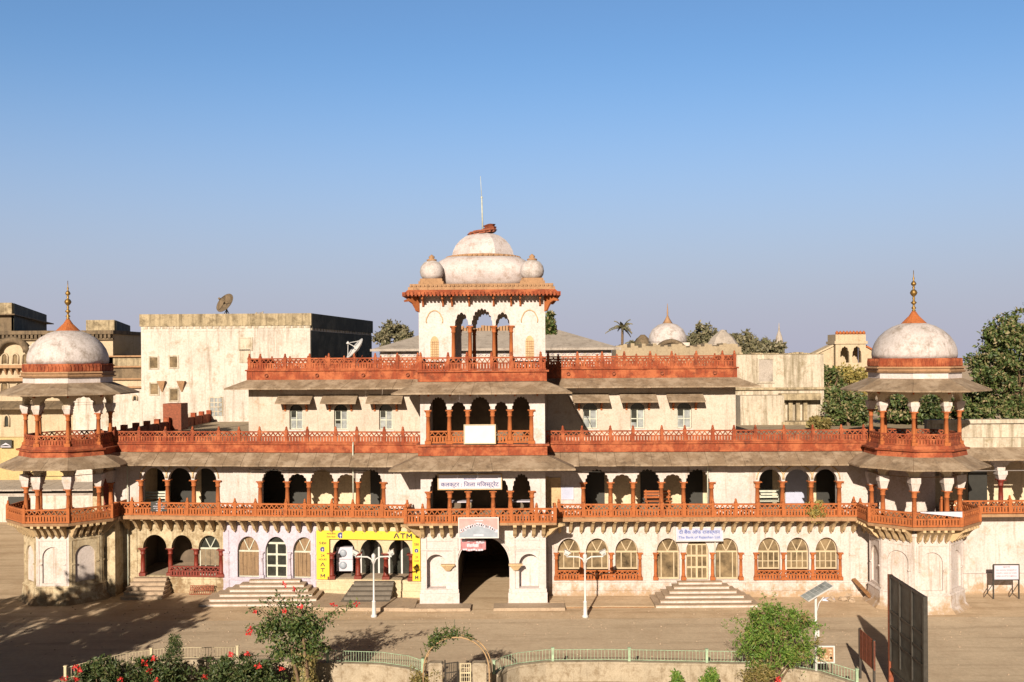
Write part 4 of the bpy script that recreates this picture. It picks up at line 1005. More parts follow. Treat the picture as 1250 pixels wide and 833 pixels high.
# black plate on the left balcony rail
x0, x1 = wx(184, -1.02), wx(203, -1.02); y_ = shy(x0)-1.03
t = board('name_plate', 'small black name plate with white lines of writing on the left balcony rail', 'sign', x0, x1, y_, 4.38, 4.88, 'black', None, .03)
for z, wd in ((.38,.3),(.26,.6),(.15,.55),(.05,.3)):
    text({.38:'\u0915\u093e\u0930\u094d\u092f\u093e\u0932\u092f',.26:'\u0905\u0927\u0940\u0915\u094d\u0937\u0915 \u0930\u093e\u091c\u0938\u094d\u0925\u093e\u0928',.15:'\u091c\u0932 \u0938\u0902\u0938\u093e\u0927\u0928 \u0916\u0923\u094d\u0921',.05:'\u0915\u094b\u091f\u093e'}[z], wd, (0,-.02,z), M['signw'], t, height=.08)
# framed lilac panel on the wall right of the bay
x0, x1 = wx(686), wx(699)
t = board('wall_panel', 'small framed pale blue panel on the shaded wall beside the gate bay', 'notice', x0, x1, shy(x0)-.03, 4.98, 5.55, 'signl', 'signw', .03)
b = MB(); b.box(wx(670.5), wx(684.5), -.06, -.002, 4.6, 6.05); b.box(wx(665), wx(670), -.03, -.001, 4.3, 6.1); b.build('wall_patch', M['brkt'], PAL)
# white strip above it
# red-white notice board on posts at the far right
yN = -1.2; x0, z0 = at(1213.5, 707.5, yN); x1, z1 = at(1243, 690, yN)
t = board('notice_board', 'white notice board with rows of red writing on dark posts beside the right wall', 'notice board', x0, x1, yN, z0, z1, 'signw', 'dmetal', .04)
hh = z1-z0; W_ = x1-x0
for k, s_ in enumerate(('\u0938\u0942\u091a\u0928\u093e', '\u092f\u0939 \u0938\u094d\u092e\u093e\u0930\u0915 \u0938\u0902\u0930\u0915\u094d\u0937\u093f\u0924 \u0939\u0948', '\u0930\u093e\u0937\u094d\u091f\u094d\u0930\u0940\u092f \u092e\u0939\u0924\u094d\u0935 \u0915\u093e \u0918\u094b\u0937\u093f\u0924', '\u0915\u094b\u0908 \u0939\u093e\u0928\u093f \u0928 \u092a\u0939\u0941\u0901\u091a\u093e\u090f')):
    text(s_, W_*(.3 if k == 0 else .85), (0,-.025,hh*(.86-.21*k)), M['maroon'], t, height=hh*.11)
for v in (-1, 1):
    b = MB(); xx = v*(W_/2+.03); b.bar((xx,.02,-z0),(xx,.02,hh),.06); b.bar((xx-.02,.05,-.25),(xx-.35,.25,-z0+.05),.04); b.build('post', M['dmetal'], t)

# ================================================================== street furniture
def t_lamp(px, py, label):
    x, y = gp(px, py); t = empty('street_lamp', (x, y, 0)); tag(t, label, 'street lamp', 'white double armed street lamps before the gate')
    b = MB(); b.lathe([(.15,0),(.15,.08),(.10,.14),(.085,.7),(.10,.74),(.05,.8),(.04,1.9),(.038,2.62),(.09,2.66),(.06,2.72),(.10,2.8),(.10,2.92),(.03,3.0)], n=12); b.build('pole', M['wmetal'], t)
    for s_ in (-1, 1):
        a = MB(); a.tube([(s_*.02,0,2.5),(s_*.10,0,2.72),(s_*.28,0,2.83),(s_*.85,0,2.86)], [.03,.035,.04,.035], 7); a.box(min(s_*.3,s_*.86), max(s_*.3,s_*.86), -.04, .04, 2.825, 2.87); a.build('arm', M['wmetal'], t)
        h = MB(); R_ = Matrix.Rotation(radians(-28*s_), 3, 'Y')
        h.tf = lambda v, s_=s_, R_=R_: R_ @ (v*.8) + Vector((s_*.86, -.06, 3.02))
        h.prism([(-.11,-.13,-.12),(.11,-.13,-.12),(.11,.13,-.12),(-.11,.13,-.12)], [(-.17,-.18,.12),(.17,-.18,.12),(.17,.18,.12),(-.17,.18,.12)]); h.box(-.2,.2,-.2,.2,.12,.16)
        ho = h.build('lamp_head', M['wmetal'], t)
        gl = MB(); gl.tf = h.tf; gl.box(-.08,.08,-.155,-.135,-.09,.09); gl.build('lamp_glass', M['bpane'], ho)
t_lamp(456.5, 753.5, 'white double armed street lamp in front of the yellow cash machine sign')
t_lamp(714.5, 754, 'white double armed street lamp right of the gate by the triple window')

# solar lamp behind the bright bush
x, y = at(996, 760, -15)[0], -15
t = empty('solar_lamp', (x, y, 0)); tag(t, 'slim white pole with a tilted solar panel beside the bright green bush', 'solar lamp')
b = MB(); b.tube([(0,0,0),(0,0,3.55)], [.055,.045], 8); b.build('pole', M['wmetal'], t)
b = MB(); b.tf = lambda v: Euler((radians(9), radians(-26), radians(12))).to_matrix() @ v + Vector((.05,0,3.62))
b.box(-.56,.56,-.27,.27,-.02,.02); pn = b.build('solar_panel', M['wmetal'], t)
c = MB(); c.tf = b.tf
for i in range(6):
    for j in range(3): c.box(-.54+i*.18, -.54+i*.18+.165, -.25+j*.17, -.25+j*.17+.155, .021, .03)
c.build('solar_cells', M['bpane'], pn)
b = MB(); b.tube([(.04,0,2.9),(.12,0,3.2),(.28,-.02,3.42)], .02, 6); b.box(-.06,.10,-.08,.08,2.0,2.25); b.build('bracket_arm', M['wmetal'], t)

# billboard seen from its dark back
def billboard():
    xa_, ya_, xb_, yb_ = 15.42, 37.7-Z0, 15.30, 34.3-Z0
    t = empty('billboard', (xa_, ya_, 0), 0); tag(t, 'tall dark framed hoarding seen edge on at the right end of the garden', 'hoarding')
    L = Vector((xb_-xa_, yb_-ya_, 0)); d = L.normalized(); n = Vector((-d.y, d.x, 0)) * -1; LL = L.length
    tf = lambda v: d*v.x + n*v.y + Vector((0,0,v.z))
    b = MB(); b.tf = tf; b.box(0, LL, -.02, .02, 0.6, 4.02); p = b.build('panel', M['bback'], t)
    f = MB(); f.tf = tf
    for x in (0, LL*.30, LL*.66, LL): f.box(x-.05, x+.05, -.07, .07, .9, 4.06)
    for z in (.6, 1.7, 2.2, 2.75, 4.02): f.box(0, LL, -.06, .06, z-.035, z+.035)
    f.build('frame', M['dmetal'], t)
    for x in (-.1, LL+.02):
        q = MB(); q.tf = tf; q.box(x-.06, x+.06 if x < 0 else x-.02, -.08, .08, 0, 4.06 if x < 0 else 3.9); q.build('post', M['rust' if x < 0 else 'dmetal'], t)
    s_ = MB(); s_.tf = tf; s_.box(LL*.69, LL*.78, -.075, -.062, .7, 3.95); s_.build('strip', M['brown'], t)
billboard()
xa_, ya_ = 14.52, 38.6-Z0
t = empty('red_board', (xa_, ya_, 0)); tag(t, 'small rusty red metal board on posts left of the tall dark hoarding', 'board')
d = Vector((-.05,-1.75,0)); 
b = MB(); b.prism([(0,0,.80),(d.x,d.y,.80),(d.x+.04,d.y,.80),(.04,0,.80)], [(0,0,1.86),(d.x,d.y,1.86),(d.x+.04,d.y,1.86),(.04,0,1.86)]); b.build('panel', M['rust'], t)
f = MB()
for k in range(5): f.box(d.x*k/4-.012, d.x*k/4+.05, d.y*k/4-.012, d.y*k/4+.012, .82, 1.84)
f.build('rib', M['brown'], t)
for k in (0, 1): f = MB(); f.box(d.x*k-.02, d.x*k+.06, d.y*k-.05+.06*(1-2*k)*-1, d.y*k+.02+.06*(1-2*k)*-1, 0, 1.9); f.build('post', M['dmetal'], t)

# ================================================================== garden wall, fence, gate, trellis
WT = .75
Lpx = [(60,838),(80,830),(112,821),(150,812),(195,806),(235,804),(290,804),(345,806),(400,808),(466,810),(500,815),(516,821)]
Rpx = [(603,823),(615,815.5),(632,811),(666,807),(740,806.5),(849,808.5),(914,809.5),(960,813),(1002,820),(1046,834)]
def wall_line(px): return [Vector((*gp(x, y, WT), 0)) for x, y in px]
def offset(pts, d):
    out = []
    for i, p in enumerate(pts):
        t = (pts[min(i+1, len(pts)-1)] - pts[max(i-1, 0)]).normalized(); out.append(p + Vector((-t.y, t.x, 0))*d)
    return out
def gwall_(pts, label):
    a, c = offset(pts, .13), offset(pts, -.13); a2, c2 = offset(pts, .17), offset(pts, -.17)
    b = MB()
    for k in range(len(pts)-1):
        for (u, v, z0, z1) in ((a, c, 0, WT-.08), (a2, c2, WT-.08, WT)):
            b.prism([(u[k].x,u[k].y,z0),(u[k+1].x,u[k+1].y,z0),(v[k+1].x,v[k+1].y,z0),(v[k].x,v[k].y,z0)], [(u[k].x,u[k].y,z1),(u[k+1].x,u[k+1].y,z1),(v[k+1].x,v[k+1].y,z1),(v[k].x,v[k].y,z1)])
    o = b.build('garden_wall', M['gwall'], None, origin=(pts[0].x, pts[0].y, 0)); tag(o, label, 'wall')
def fence_(pts, label, mat, lo=.04, h=.42, spacing=.12, post_every=2.9, end=None):
    t = empty('garden_fence', tuple(pts[0] + Vector((0,0,WT)))); tag(t, label, 'fence'); o = pts[0]
    P = [p - o for p in pts]; S_ = [0]
    for p, q in zip(P, P[1:]): S_.append(S_[-1] + (q-p).length)
    def atl(s):
        for k in range(len(P)-1):
            if s <= S_[k+1]+1e-6: return P[k] + (P[k+1]-P[k])*((s-S_[k])/(S_[k+1]-S_[k]))
        return P[-1]
    b = MB()
    for z in (lo, h):
        b.tube([p + Vector((0,0,z)) for p in P], .014, 5)
    n = int(S_[-1]/spacing)
    for k in range(n+1):
        p = atl(S_[-1]*k/n); b.bar(p+Vector((0,0,lo)), p+Vector((0,0,h)), .012)
    b.build('bars', M[mat], t)
    n = max(1, round(S_[-1]/post_every)); pp = None
    for k in range(n+1):
        p = atl(S_[-1]*k/n)
        if pp is None:
            b = MB(); b.box(-.045,.045,-.045,.045,0,h+.06); b.box(-.06,.06,-.06,.06,h+.06,h+.09); pp = b.build('post', M[mat], t); pp.location = p
        else: dup(pp, p, t)
LW, RW = wall_line(Lpx), wall_line(Rpx)
gwall_(LW, 'low weathered white garden wall left of the trellis arch'); gwall_(RW, 'low weathered white garden wall right of the trellis arch')
fence_(LW[1:7], 'cream painted bar fence on the garden wall among red flowered shrubs', 'cmetal', spacing=.11)
fence_(LW[8:], 'pale green bar fence between the flowering shrub and the trellis arch', 'gmetal', spacing=.10)
fence_(RW, 'long pale green bar fence on the garden wall right of the trellis arch', 'gmetal', spacing=.13)
# garden ground inside the wall
b = MB(); inner = offset(LW, -.15) + offset(RW, -.15)
b.poly([(-40,-60,.008)] + [(p.x, p.y, .008) for p in inner] + [(40,-60,.008)]); tag(b.build('garden_ground', M['garden']), kind='structure')
# garden gate
yG = 35.6-Z0
def pillar(px, label):
    x, z = at(px, 810.5, yG); b = MB(); b.box(-.24,.24,-.2,.2,0,z); b.prism([(-.27,-.23,z),(.27,-.23,z),(.27,.23,z),(-.27,.23,z)], [(-.2,-.16,z+.07),(.2,-.16,z+.07),(.2,.16,z+.07),(-.2,.16,z+.07)])
    o = b.build('gate_pillar', M['gwall']); o.location = (x, yG, 0); tag(o, label, 'pillar'); return x, z
xa_, za_ = pillar(532, 'square weathered plaster gate pillar under the leafy side of the trellis arch')
xb_, zb_ = pillar(585.5, 'square weathered plaster gate pillar under the bare side of the trellis arch')
t = empty('garden_gate', (xa_+.3, yG, 0)); tag(t, 'low iron bar garden gate between the two plaster pillars', 'gate')
W_ = xb_-xa_-.6
for k, (u0, u1, mt, rz) in enumerate(((0, W_*.55, 'dmetal', .35), (W_*.55+.02, W_, 'cmetal', 0))):
    b = MB(); b.tf = lambda v, rz=rz: Matrix.Rotation(rz, 3, 'Z') @ v
    zt_ = za_+.02
    b.box(u0, u0+.04, -.02, .02, .1, zt_+.1*(1-k)); b.box(u1-.04, u1, -.02, .02, .1, zt_)
    for z in (.2, zt_-.35, zt_-.02): b.box(u0, u1, -.015, .015, z-.015, z+.015)
    n = 8 if k == 0 else 5
    for j in range(1, n): x = u0+(u1-u0)*j/n; b.box(x-.01, x+.01, -.01, .01, .1, zt_)
    if k: 
        for j in range(1, 9): z = .1+(zt_-.1)*j/9; b.box(u0, u1, -.012, .012, z-.01, z+.01)
    b.build('gate_leaf', M[mt], t)
# trellis arch with creeper
x0, x1 = at(517, 830, yG-.15)[0], at(597.5, 830, yG-.15)[0]; zap = at(556, 777, yG-.15)[1]
t = empty('trellis_arch', ((x0+x1)/2, yG-.15, 0)); tag(t, 'thin curved trellis arch over the garden gate with creeper on its left shoulder', 'trellis')
hw = (x1-x0)/2; zs = zap-1.25
def arcp(a, dx=0, dy=0): return (hw*cos(a)+dx, dy, zs+(zap-zs)*sin(a)**.85 if sin(a) > 0 else zs)
for dy, off in ((-.12, 0), (.18, .06)):
    b = MB(); b.tube([(-hw+off,dy,0),(-hw+off,dy,zs*.6)] + [arcp(pi-pi*k/18, off, dy) for k in range(19)] + [(hw+off,dy,zs*.6),(hw+off,dy,0)], .024, 6); b.build('hoop', M['vine'], t)
b = MB()
for k in range(1, 18, 2): a = pi-pi*k/18; b.bar(arcp(a,0,-.12), arcp(a,.06,.18), .02)
b.build('cross_rods', M['cmetal'], t)

# ================================================================== plants
def rnd_dir():
    z = random.uniform(-1,1); a = random.uniform(0,2*pi); r = sqrt(1-z*z); return Vector((r*cos(a), r*sin(a), z))
def leaf(b, p, size, d=None, asp=.5):
    d = d or rnd_dir(); u = d.orthogonal().normalized(); u = Matrix.Rotation(random.uniform(0,2*pi), 3, d) @ u; v = d.cross(u)
    l = size*random.uniform(.7,1.3); w_ = l*asp
    b.poly([p, p+u*l*.5+v*w_*.5+d*l*.06, p+u*l, p+u*l*.5-v*w_*.5+d*l*.06])
def clump(b, c, r, n, size, flat=1.0, asp=.5):
    for _ in range(n):
        q = rnd_dir()*r*random.random()**.45; q.z *= flat; leaf(b, c+q, size, (rnd_dir()+Vector((0,-.2,.5))).normalized(), asp)
def crown(b, c, rad, nclump, nleaf, cr, size, asp=.5, hollow=.55, low=-1.0):
    """clumps spread unevenly through an ellipsoid"""
    c = Vector(c); cs = []
    lobes = [(rnd_dir(), random.uniform(.75,1.15)) for _ in range(9)]
    for _ in range(nclump):
        d = rnd_dir()
        if d.z < low: d.z = -d.z*.3
        g = max((l*max(0, d.dot(q))**2 for q, l in lobes), default=.8); k = (hollow + (1-hollow)*random.random()**.6) * (.62+.42*g)
        p = c + Vector((d.x*rad[0], d.y*rad[1], d.z*rad[2]))*k; cs.append(p); clump(b, p, cr*random.uniform(.6,1.3), nleaf, size, .8, asp)
    return cs
def sprays(b, c, rad, n, size, asp, ln=(.35,.75)):
    c = Vector(c)
    for _ in range(n):
        d = rnd_dir(); d.z = d.z*.8+.15
        p = c + Vector((d.x*rad[0], d.y*rad[1], d.z*rad[2]))*random.uniform(.7,.95); u = (d + rnd_dir()*.6 + Vector((0,0,.25))).normalized(); L = random.uniform(*ln)
        for k in range(22):
            t = random.random(); leaf(b, p+u*L*t+Vector((0,0,-.25*L*t*t))+rnd_dir()*.05, size*(1.1-.4*t), (u+rnd_dir()).normalized(), asp)
def limb(b, p, q, r0, r1, bend=.15, n=5, sides=6):
    p, q = Vector(p), Vector(q); L = (q-p).length; o = rnd_dir()*bend*L; pts = []
    for k in range(n+1):
        t = k/n; pts.append(p+(q-p)*t+o*sin(pi*t))
    b.tube(pts, [r0+(r1-r0)*k/n for k in range(n+1)], sides)
def tree(name, label, cat, x, y, z, h, rad, mat, trunk_r=.25, nclump=60, nleaf=60, cr=.7, size=.3, group=None, cz=None, asp=.5, limbs=8):
    t = empty(name, (x, y, z)); tag(t, label, cat, group)
    c = Vector((0,0,cz if cz is not None else h-rad[2])); b = MB(); cs = crown(b, c, rad, nclump, nleaf, cr, size, asp); b.build('crown', M[mat], t)
    k = MB(); top = c-Vector((0,0,rad[2]*.5)); limb(k, (0,0,-.02), top, trunk_r, trunk_r*.6, .04)
    for p in random.sample(cs, min(limbs, len(cs))): limb(k, top, p, trunk_r*.5, trunk_r*.1, .12)
    k.build('trunk', M['bark'], t); return t

# bougainvillea with long shoots left of the trellis
random.seed(11)
yT = 37.0-Z0
xT = at(372, 800, yT)[0]
t = empty('flowering_shrub', (xT, yT, 0)); tag(t, 'tall bushy shrub with thick clipped stem, long wild shoots and a few red blossoms', 'shrub')
cT = at(360, 775, yT); b = MB(); fl = MB(); st = MB()
c0 = Vector((cT[0]-xT, 0, cT[1]))
cs = crown(b, c0, (1.45,1.2,.95), 55, 60, .38, .15, .5, .3)
shoots = [(-1.9,-.2,1.2),(-1.5,.3,1.35),(-.7,0,1.75),(-.1,-.3,1.5),(.5,.2,1.5),(1.1,0,1.1),(2.1,.1,.95),(1.7,-.3,.6),(-2.0,.1,.25),(-1.7,0,-.4),(1.3,0,-.75),(.6,.3,1.2),(-1.1,.2,1.5),(.25,-.2,2.0),(2.6,.2,1.25)]
for s_ in shoots:
    p, q = c0 + Vector(s_)*.35, c0 + Vector(s_)*.86; m_ = (p+q)/2 + Vector((0,0,.2)); pts = [p, m_, q]
    st.tube(pts, [.022,.015,.006], 5)
    for k in range(60):
        u = random.random(); pt = p*(1-u)**2 + m_*2*u*(1-u) + q*u*u; leaf(b, pt+rnd_dir()*.12, .13)
for s_ in ((-1.72,0,.05),(-1.35,-.3,.9),(-.25,-.5,1.0),(.05,-.2,1.65),(-.35,0,1.8),(2.2,0,1.12),(1.4,0,1.05),(-1.6,-.4,-.55),(-.3,-.8,-1.0),(-1.45,-.5,.3),(.35,-.6,1.1)):
    clump(fl, c0+Vector(s_), .10, 15, .09, .8, .8)
b.build('foliage', M['bougain'], t); fl.build('blossom', M['flower'], t)
b = MB()
for _ in range(1500):
    a = random.uniform(0, 2*pi); z = random.uniform(.1, c0.z-.6); r = .42+.08*sin(z*5)+random.uniform(-.05,.06); leaf(b, Vector((r*cos(a), r*sin(a), z)), .12, Vector((cos(a), sin(a), .3)).normalized())
b.build('clipped_stem', M['dryleaf'], t)
for k in range(4): limb(st, (random.uniform(-.2,.2), random.uniform(-.2,.2), 0), c0+rnd_dir()*.5, .09, .04)
st.build('stems', M['bark'], t)
# bright bush at the right
random.seed(5)
def bush(name, label, px, py, yp, rx, rz, mat, nc, nl, cr, size, fl_=0, asp=.4, group=None, hollow=.35, ry=None, dry=None):
    X, Zc = at(px, py, yp); t = empty(name, (X, yp, 0)); tag(t, label, 'bush', group)
    b = MB(); c = Vector((0,0,Zc)); cs = crown(b, c, (rx, ry or rx*.8, rz), nc, nl, cr, size, asp, hollow)
    sprays(b, c, (rx, ry or rx*.8, rz), int(26*rx), size, asp)
    b.build('foliage', M[mat], t)
    if dry: d = MB(); crown(d, c, (rx*.95, (ry or rx*.8)*.95, rz*.95), dry, nl//2, cr*.7, size, asp, .5); d.build('dry_leaves', M['dryleaf'], t)
    k = MB()
    for p in random.sample(cs, min(14, len(cs))): limb(k, (random.uniform(-.12,.12), random.uniform(-.12,.12), 0), p, .045, .012, .1)
    k.build('stems', M['bark'], t)
    if fl_:
        f = MB()
        for _ in range(fl_):
            d = rnd_dir(); d.z = abs(d.z); d.y = -abs(d.y); p = c + Vector((d.x*rx, d.y*(ry or rx*.8), d.z*rz)); clump(f, p, .11, 20, .09, .8, .8)
        f.build('blossom', M['flower'], t)
    return t
bush('feathery_bush', 'large feathery bright green bush with dry sprays by the solar lamp', 945, 779, -15.2, 1.62, 1.42, 'bright', 105, 62, .27, .15, asp=.28, dry=46)
bush('hedge_bush', 'dark green bush with a crimson cluster at the lower left', 118, 838, -16.2, 1.15, .95, 'hedge', 60, 60, .3, .15, 6, group=None)
bush('hedge_bush', 'spreading dark green bush in shade under the tall feathery sprig', 185, 838, -16.0, 1.25, 1.05, 'hedge', 65, 60, .3, .15, 4)
bush('hedge_bush', 'dense dark green bush against the left of the flowering shrub', 292, 832, -15.8, 1.5, 1.0, 'hedge', 90, 65, .3, .15, 3)
X, Zc = at(213, 800, -15.3); t = empty('upright_shrub', (X, -15.3, 0)); tag(t, 'narrow feathery upright shrub rising over the cream fence', 'shrub')
b = MB()
for k in range(34):
    z = .3+ (Zc+.35)*(k/33); r = .40*(1-k/36)+.05
    for j in range(5): a = random.uniform(0,2*pi); clump(b, Vector((r*cos(a), r*sin(a), z)), .13, 10, .14, .8, .25)
b.build('foliage', M['hedge'], t); k = MB(); k.tube([(0,0,0),(.02,0,Zc+.5)], [.04,.012], 6); k.build('stem', M['bark'], t)
for px, py, lb, rx in ((825,836,'small pointed dark green plant on the wall left of the bright bush',.2),(866,832,'leafy small green plant just left of the bright bush',.42)):
    X, Zc = at(px, py, -16.3); t = empty('garden_plant', (X, -16.3, 0)); tag(t, lb, 'plant')
    b = MB(); crown(b, (0,0,Zc-.0), (rx, rx, .42), 16 if rx < .3 else 30, 40, .14, .14, .4, .3); b.build('foliage', M['bright'], t)
    k = MB(); k.tube([(0,0,0),(0,0,Zc)], [.03,.015], 6); k.build('stem', M['bark'], t)
bush('dry_bush', 'straggly pale dry shrub at the foot of the bright green bush', 928, 836, -15.9, .6, .8, 'dryleaf', 34, 45, .2, .16, asp=.25)
X, Zc = at(950, 830, -16.4); t = empty('red_flower', (X, -16.4, 0)); tag(t, 'single large red blossom below the bright green bush', 'flower')
b = MB(); clump(b, Vector((0,0,Zc)), .09, 30, .09, .7, .8); b.build('blossom', M['flower'], t); b = MB(); b.tube([(0,0,0),(0,0,Zc)], [.02,.012], 5); b.build('stem', M['bark'], t)
# creeper on the trellis, a thing of its own
b = MB()
for k in range(46):
    a = radians(random.gauss(122, 18)); p = Vector(arcp(a)) + Vector((random.uniform(-.1,.1), random.uniform(-.2,.25), random.uniform(-.08,.25))); clump(b, p, random.uniform(.08,.2), 13, .11)
for k in range(16):
    a = radians(random.uniform(70, 165)); p = Vector(arcp(a)); q = p + Vector((random.uniform(-.3,.3), random.uniform(-.3,.3), random.uniform(.2,.6))); b.bar(p, q, .012)
    for j in range(7): leaf(b, p+(q-p)*random.random(), .09)
for k in range(14):
    a = radians(random.uniform(60, 100)); p = Vector(arcp(a)) + Vector((0, random.uniform(-.2,.25), .05)); clump(b, p, .07, 5, .09)
o = b.build('creeper', M['bougain']); o.location = ((x0+x1)/2, yG-.15, 0); tag(o, 'leafy green creeper growing over the left half of the trellis arch', 'creeper')
# creeper shrub at the left foot of the trellis
bush('garden_bush', 'low yellowish bush at the left foot of the trellis arch', 513, 838, -16.6, .35, .55, 'dryleaf', 22, 40, .18, .12)
# wall plant on the right balcony
X, Zc = wx(998, -1.0), 4.45; t = empty('wall_plant', (X, -1.1, Zc)); tag(t, 'yellow green plant rooted in the right balcony railing', 'plant')
b = MB(); crown(b, (0,-.1,0), (.62,.35,.66), 42, 44, .2, .17, .4, .2); b.build('foliage', M['yelleaf'], t)
b = MB()
for k in range(6): limb(b, (0,.1,0), rnd_dir()*.5, .02, .006)
b.build('stems', M['bark'], t)

# shade trees standing left of the camera; their shadows fall across the road
random.seed(21)
for i, (x, y, h, r, lb) in enumerate(((-19.6,-20.0,7.9,3.2,'shade tree left of the garden, nearest the flowered hedge'),(-23.2,-19.0,8.3,3.6,'shade tree left of the garden, nearest the corner tower'),(-20.6,-24.0,9.2,3.4,'tallest shade tree of the row left of the garden'),(-27.0,-21.5,9.0,3.8,'shade tree left of the garden, farthest out'))):
    tree('shade_tree', lb, 'tree', x, y, 0, h, (r,r*1.1,2.9), 'bigleaf', .28, 92, 52, .58, .36)
# dead leaves and pebbles blown over the forecourt
b = MB(); random.seed(77)
for k in range(700):
    u = random.random(); x = random.uniform(-22,24); y = -1.2-random.random()**1.6*12.5 + (shy(x) if x < 0 else 0); s_ = random.uniform(.015,.05)
    if abs(x) < 4.2 and y > -3.2 or y > -2.9 + (shy(x) if x < 0 else 0): continue
    b.lathe([(s_,-.01),(s_*.8,s_*.5),(s_*.2,s_*.7)], (x,y,.008), 5, smooth=False)
tag(b.build('gravel_litter', M['step']), 'scattered pebbles and dry leaf litter on the dusty forecourt', 'litter', kind='stuff')

# ================================================================== things on the building and on the roofs
# big mesh dish and small dish on the white block; white dish on the upper roof
def dish(name, label, x, y, z, r, az, el, mat, cz=None):
    t = empty(name, (x, y, z)); tag(t, label, 'satellite dish')
    R_ = Matrix.Rotation(az, 3, 'Z') @ Matrix.Rotation(pi/2-el, 3, 'X')
    cz = cz or r*1.15
    tf = lambda v: R_ @ v + Vector((0,0,cz))
    b = MB(); b.tf = tf; n = 28
    pr = [(r*k/7, .28*r*(k/7)**2) for k in range(8)]; pr[0] = (.02*r, 0)
    rings = []
    for rr, zz in pr: rings.append([b.pt((rr*cos(2*pi*k/n), rr*sin(2*pi*k/n), zz)) for k in range(n)])
    rings2 = []
    for rr, zz in pr: rings2.append([b.pt((rr*cos(2*pi*k/n), rr*sin(2*pi*k/n), zz-.03)) for k in range(n)])
    for a_, c_ in zip(rings, rings[1:]):
        for k in range(n): b.face((a_[k], a_[(k+1)%n], c_[(k+1)%n], c_[k]), 0, True)
    for a_, c_ in zip(rings2, rings2[1:]):
        for k in range(n): b.face((a_[(k+1)%n], a_[k], c_[k], c_[(k+1)%n]), 0, True)
    for k in range(n): b.face((rings[-1][k], rings[-1][(k+1)%n], rings2[-1][(k+1)%n], rings2[-1][k]))
    b.build('reflector', M[mat], t)
    f = MB(); f.tf = tf
    for k in range(3): a = 2*pi*k/3; f.bar((r*.9*cos(a), r*.9*sin(a), .24*r), (0,0,r*.95), .035)
    f.lathe([(.05,r*.85),(.09,r*.92),(.09,r*1.05)], n=8); f.build('feed', M[mat], t)
    m_ = MB(); m_.tube([(0,0,0),(0,0,cz)], .06, 6); m_.bar((-.3,0,0),(0,0,cz*.6),.05); m_.bar((.3,0,0),(0,0,cz*.6),.05); m_.build('stand', M['dmetal'], t)
X, Zc = at(436, 428, 7.5); dish('satellite_dish', 'white satellite dish on the upper storey roof before the dark wall', X, 7.5, 11.15, .72, radians(-68), radians(38), 'wmetal', 1.5)

# benches and furniture in the verandah
def bench(label, x, y, z, L, mat):
    t = empty('bench', (x, y+shy(x), z)); tag(t, label, 'bench')
    b = MB(); 
    for k in range(4): b.box(-L/2, L/2, -.22+k*.115, -.12+k*.115, .42, .46)
    b.build('seat', M[mat], t)
    b = MB()
    for k in range(3): b.box(-L/2, L/2, .24, .27, .56+k*.15, .66+k*.15)
    b.build('backrest', M[mat], t)
    for u in (-L/2+.1, L/2-.1): b = MB(); b.box(u-.03, u+.03, -.2, -.14, 0, .42); b.box(u-.03, u+.03, .2, .27, 0, 1.0); b.box(u-.03,u+.03,-.14,.2,.36,.41); b.build('leg', M[mat], t)
bench('grey slatted bench inside the leftmost upper arch', wx(188, 1.2), 1.2, FL1, 1.3, 'grey')
bench('orange wooden bench under the fourth arch of the right verandah', wx(803, 2.0), 2.0, FL1, 1.4, 'rail')
bench('grey slatted bench under the arch right of the fallen plant wall', wx(938, 2.0), 2.0, FL1, 1.4, 'grey')
# desks in the room behind the gate balcony
for x, lb in ((bxp(637), 'pale office desk inside the rightmost gate balcony arch'), (bxp(561), 'pale low desk inside the second gate balcony arch')):
    t = empty('office_desk', (x, -.4, FL1+.08)); tag(t, lb, 'desk')
    b = MB(); b.box(-.55,.55,-.3,.3,.70,.75); b.build('desk_top', M['signw'], t)
    for u in (-1, 1): b = MB(); b.box(u*.5-.03, u*.5+.03, -.28, .28, 0, .70); b.build('side_panel', M['lat'], t)
# double fan cooling unit and glass doors behind the yellow sign
x = wx(421, 1.0); t = empty('cooling_unit', (x, shy(x)+.75, FL0)); tag(t, 'white double fan cooling unit stacked inside the yellow framed left arch', 'air conditioner')
b = MB(); b.box(-.42,.42,0,.32,.26,.86); b.box(-.42,.42,0,.32,.88,1.5); b.build('casing', M['signw'], t)
for z in (.56, 1.19): b = MB(); b.tf = lambda v, z=z: Vector((-.08+v.x, -.01-v.z, z+v.y)); b.lathe([(.2,0),(.2,.012),(.05,.016)], n=18); b.build('fan_grille', M['slate'], t)
b = MB(); b.box(-.4,-.34,.02,.3,0,.26); b.box(.34,.4,.02,.3,0,.26); b.build('stand', M['dmetal'], t)
for px in (440, 462, 474.5, 490):
    b = MB(); xx = wx(px, 1.6); b.box(xx-.045, xx+.045, 1.6, 1.68, FL0, 2.9); b.build('door_frame', M['wmetal'], PAL, True)
b = MB(); b.box(wx(441,1.6), wx(500,1.6), 1.64, 1.66, FL0, 2.9); b.build('glass_front', M['dpane'], PAL, True)
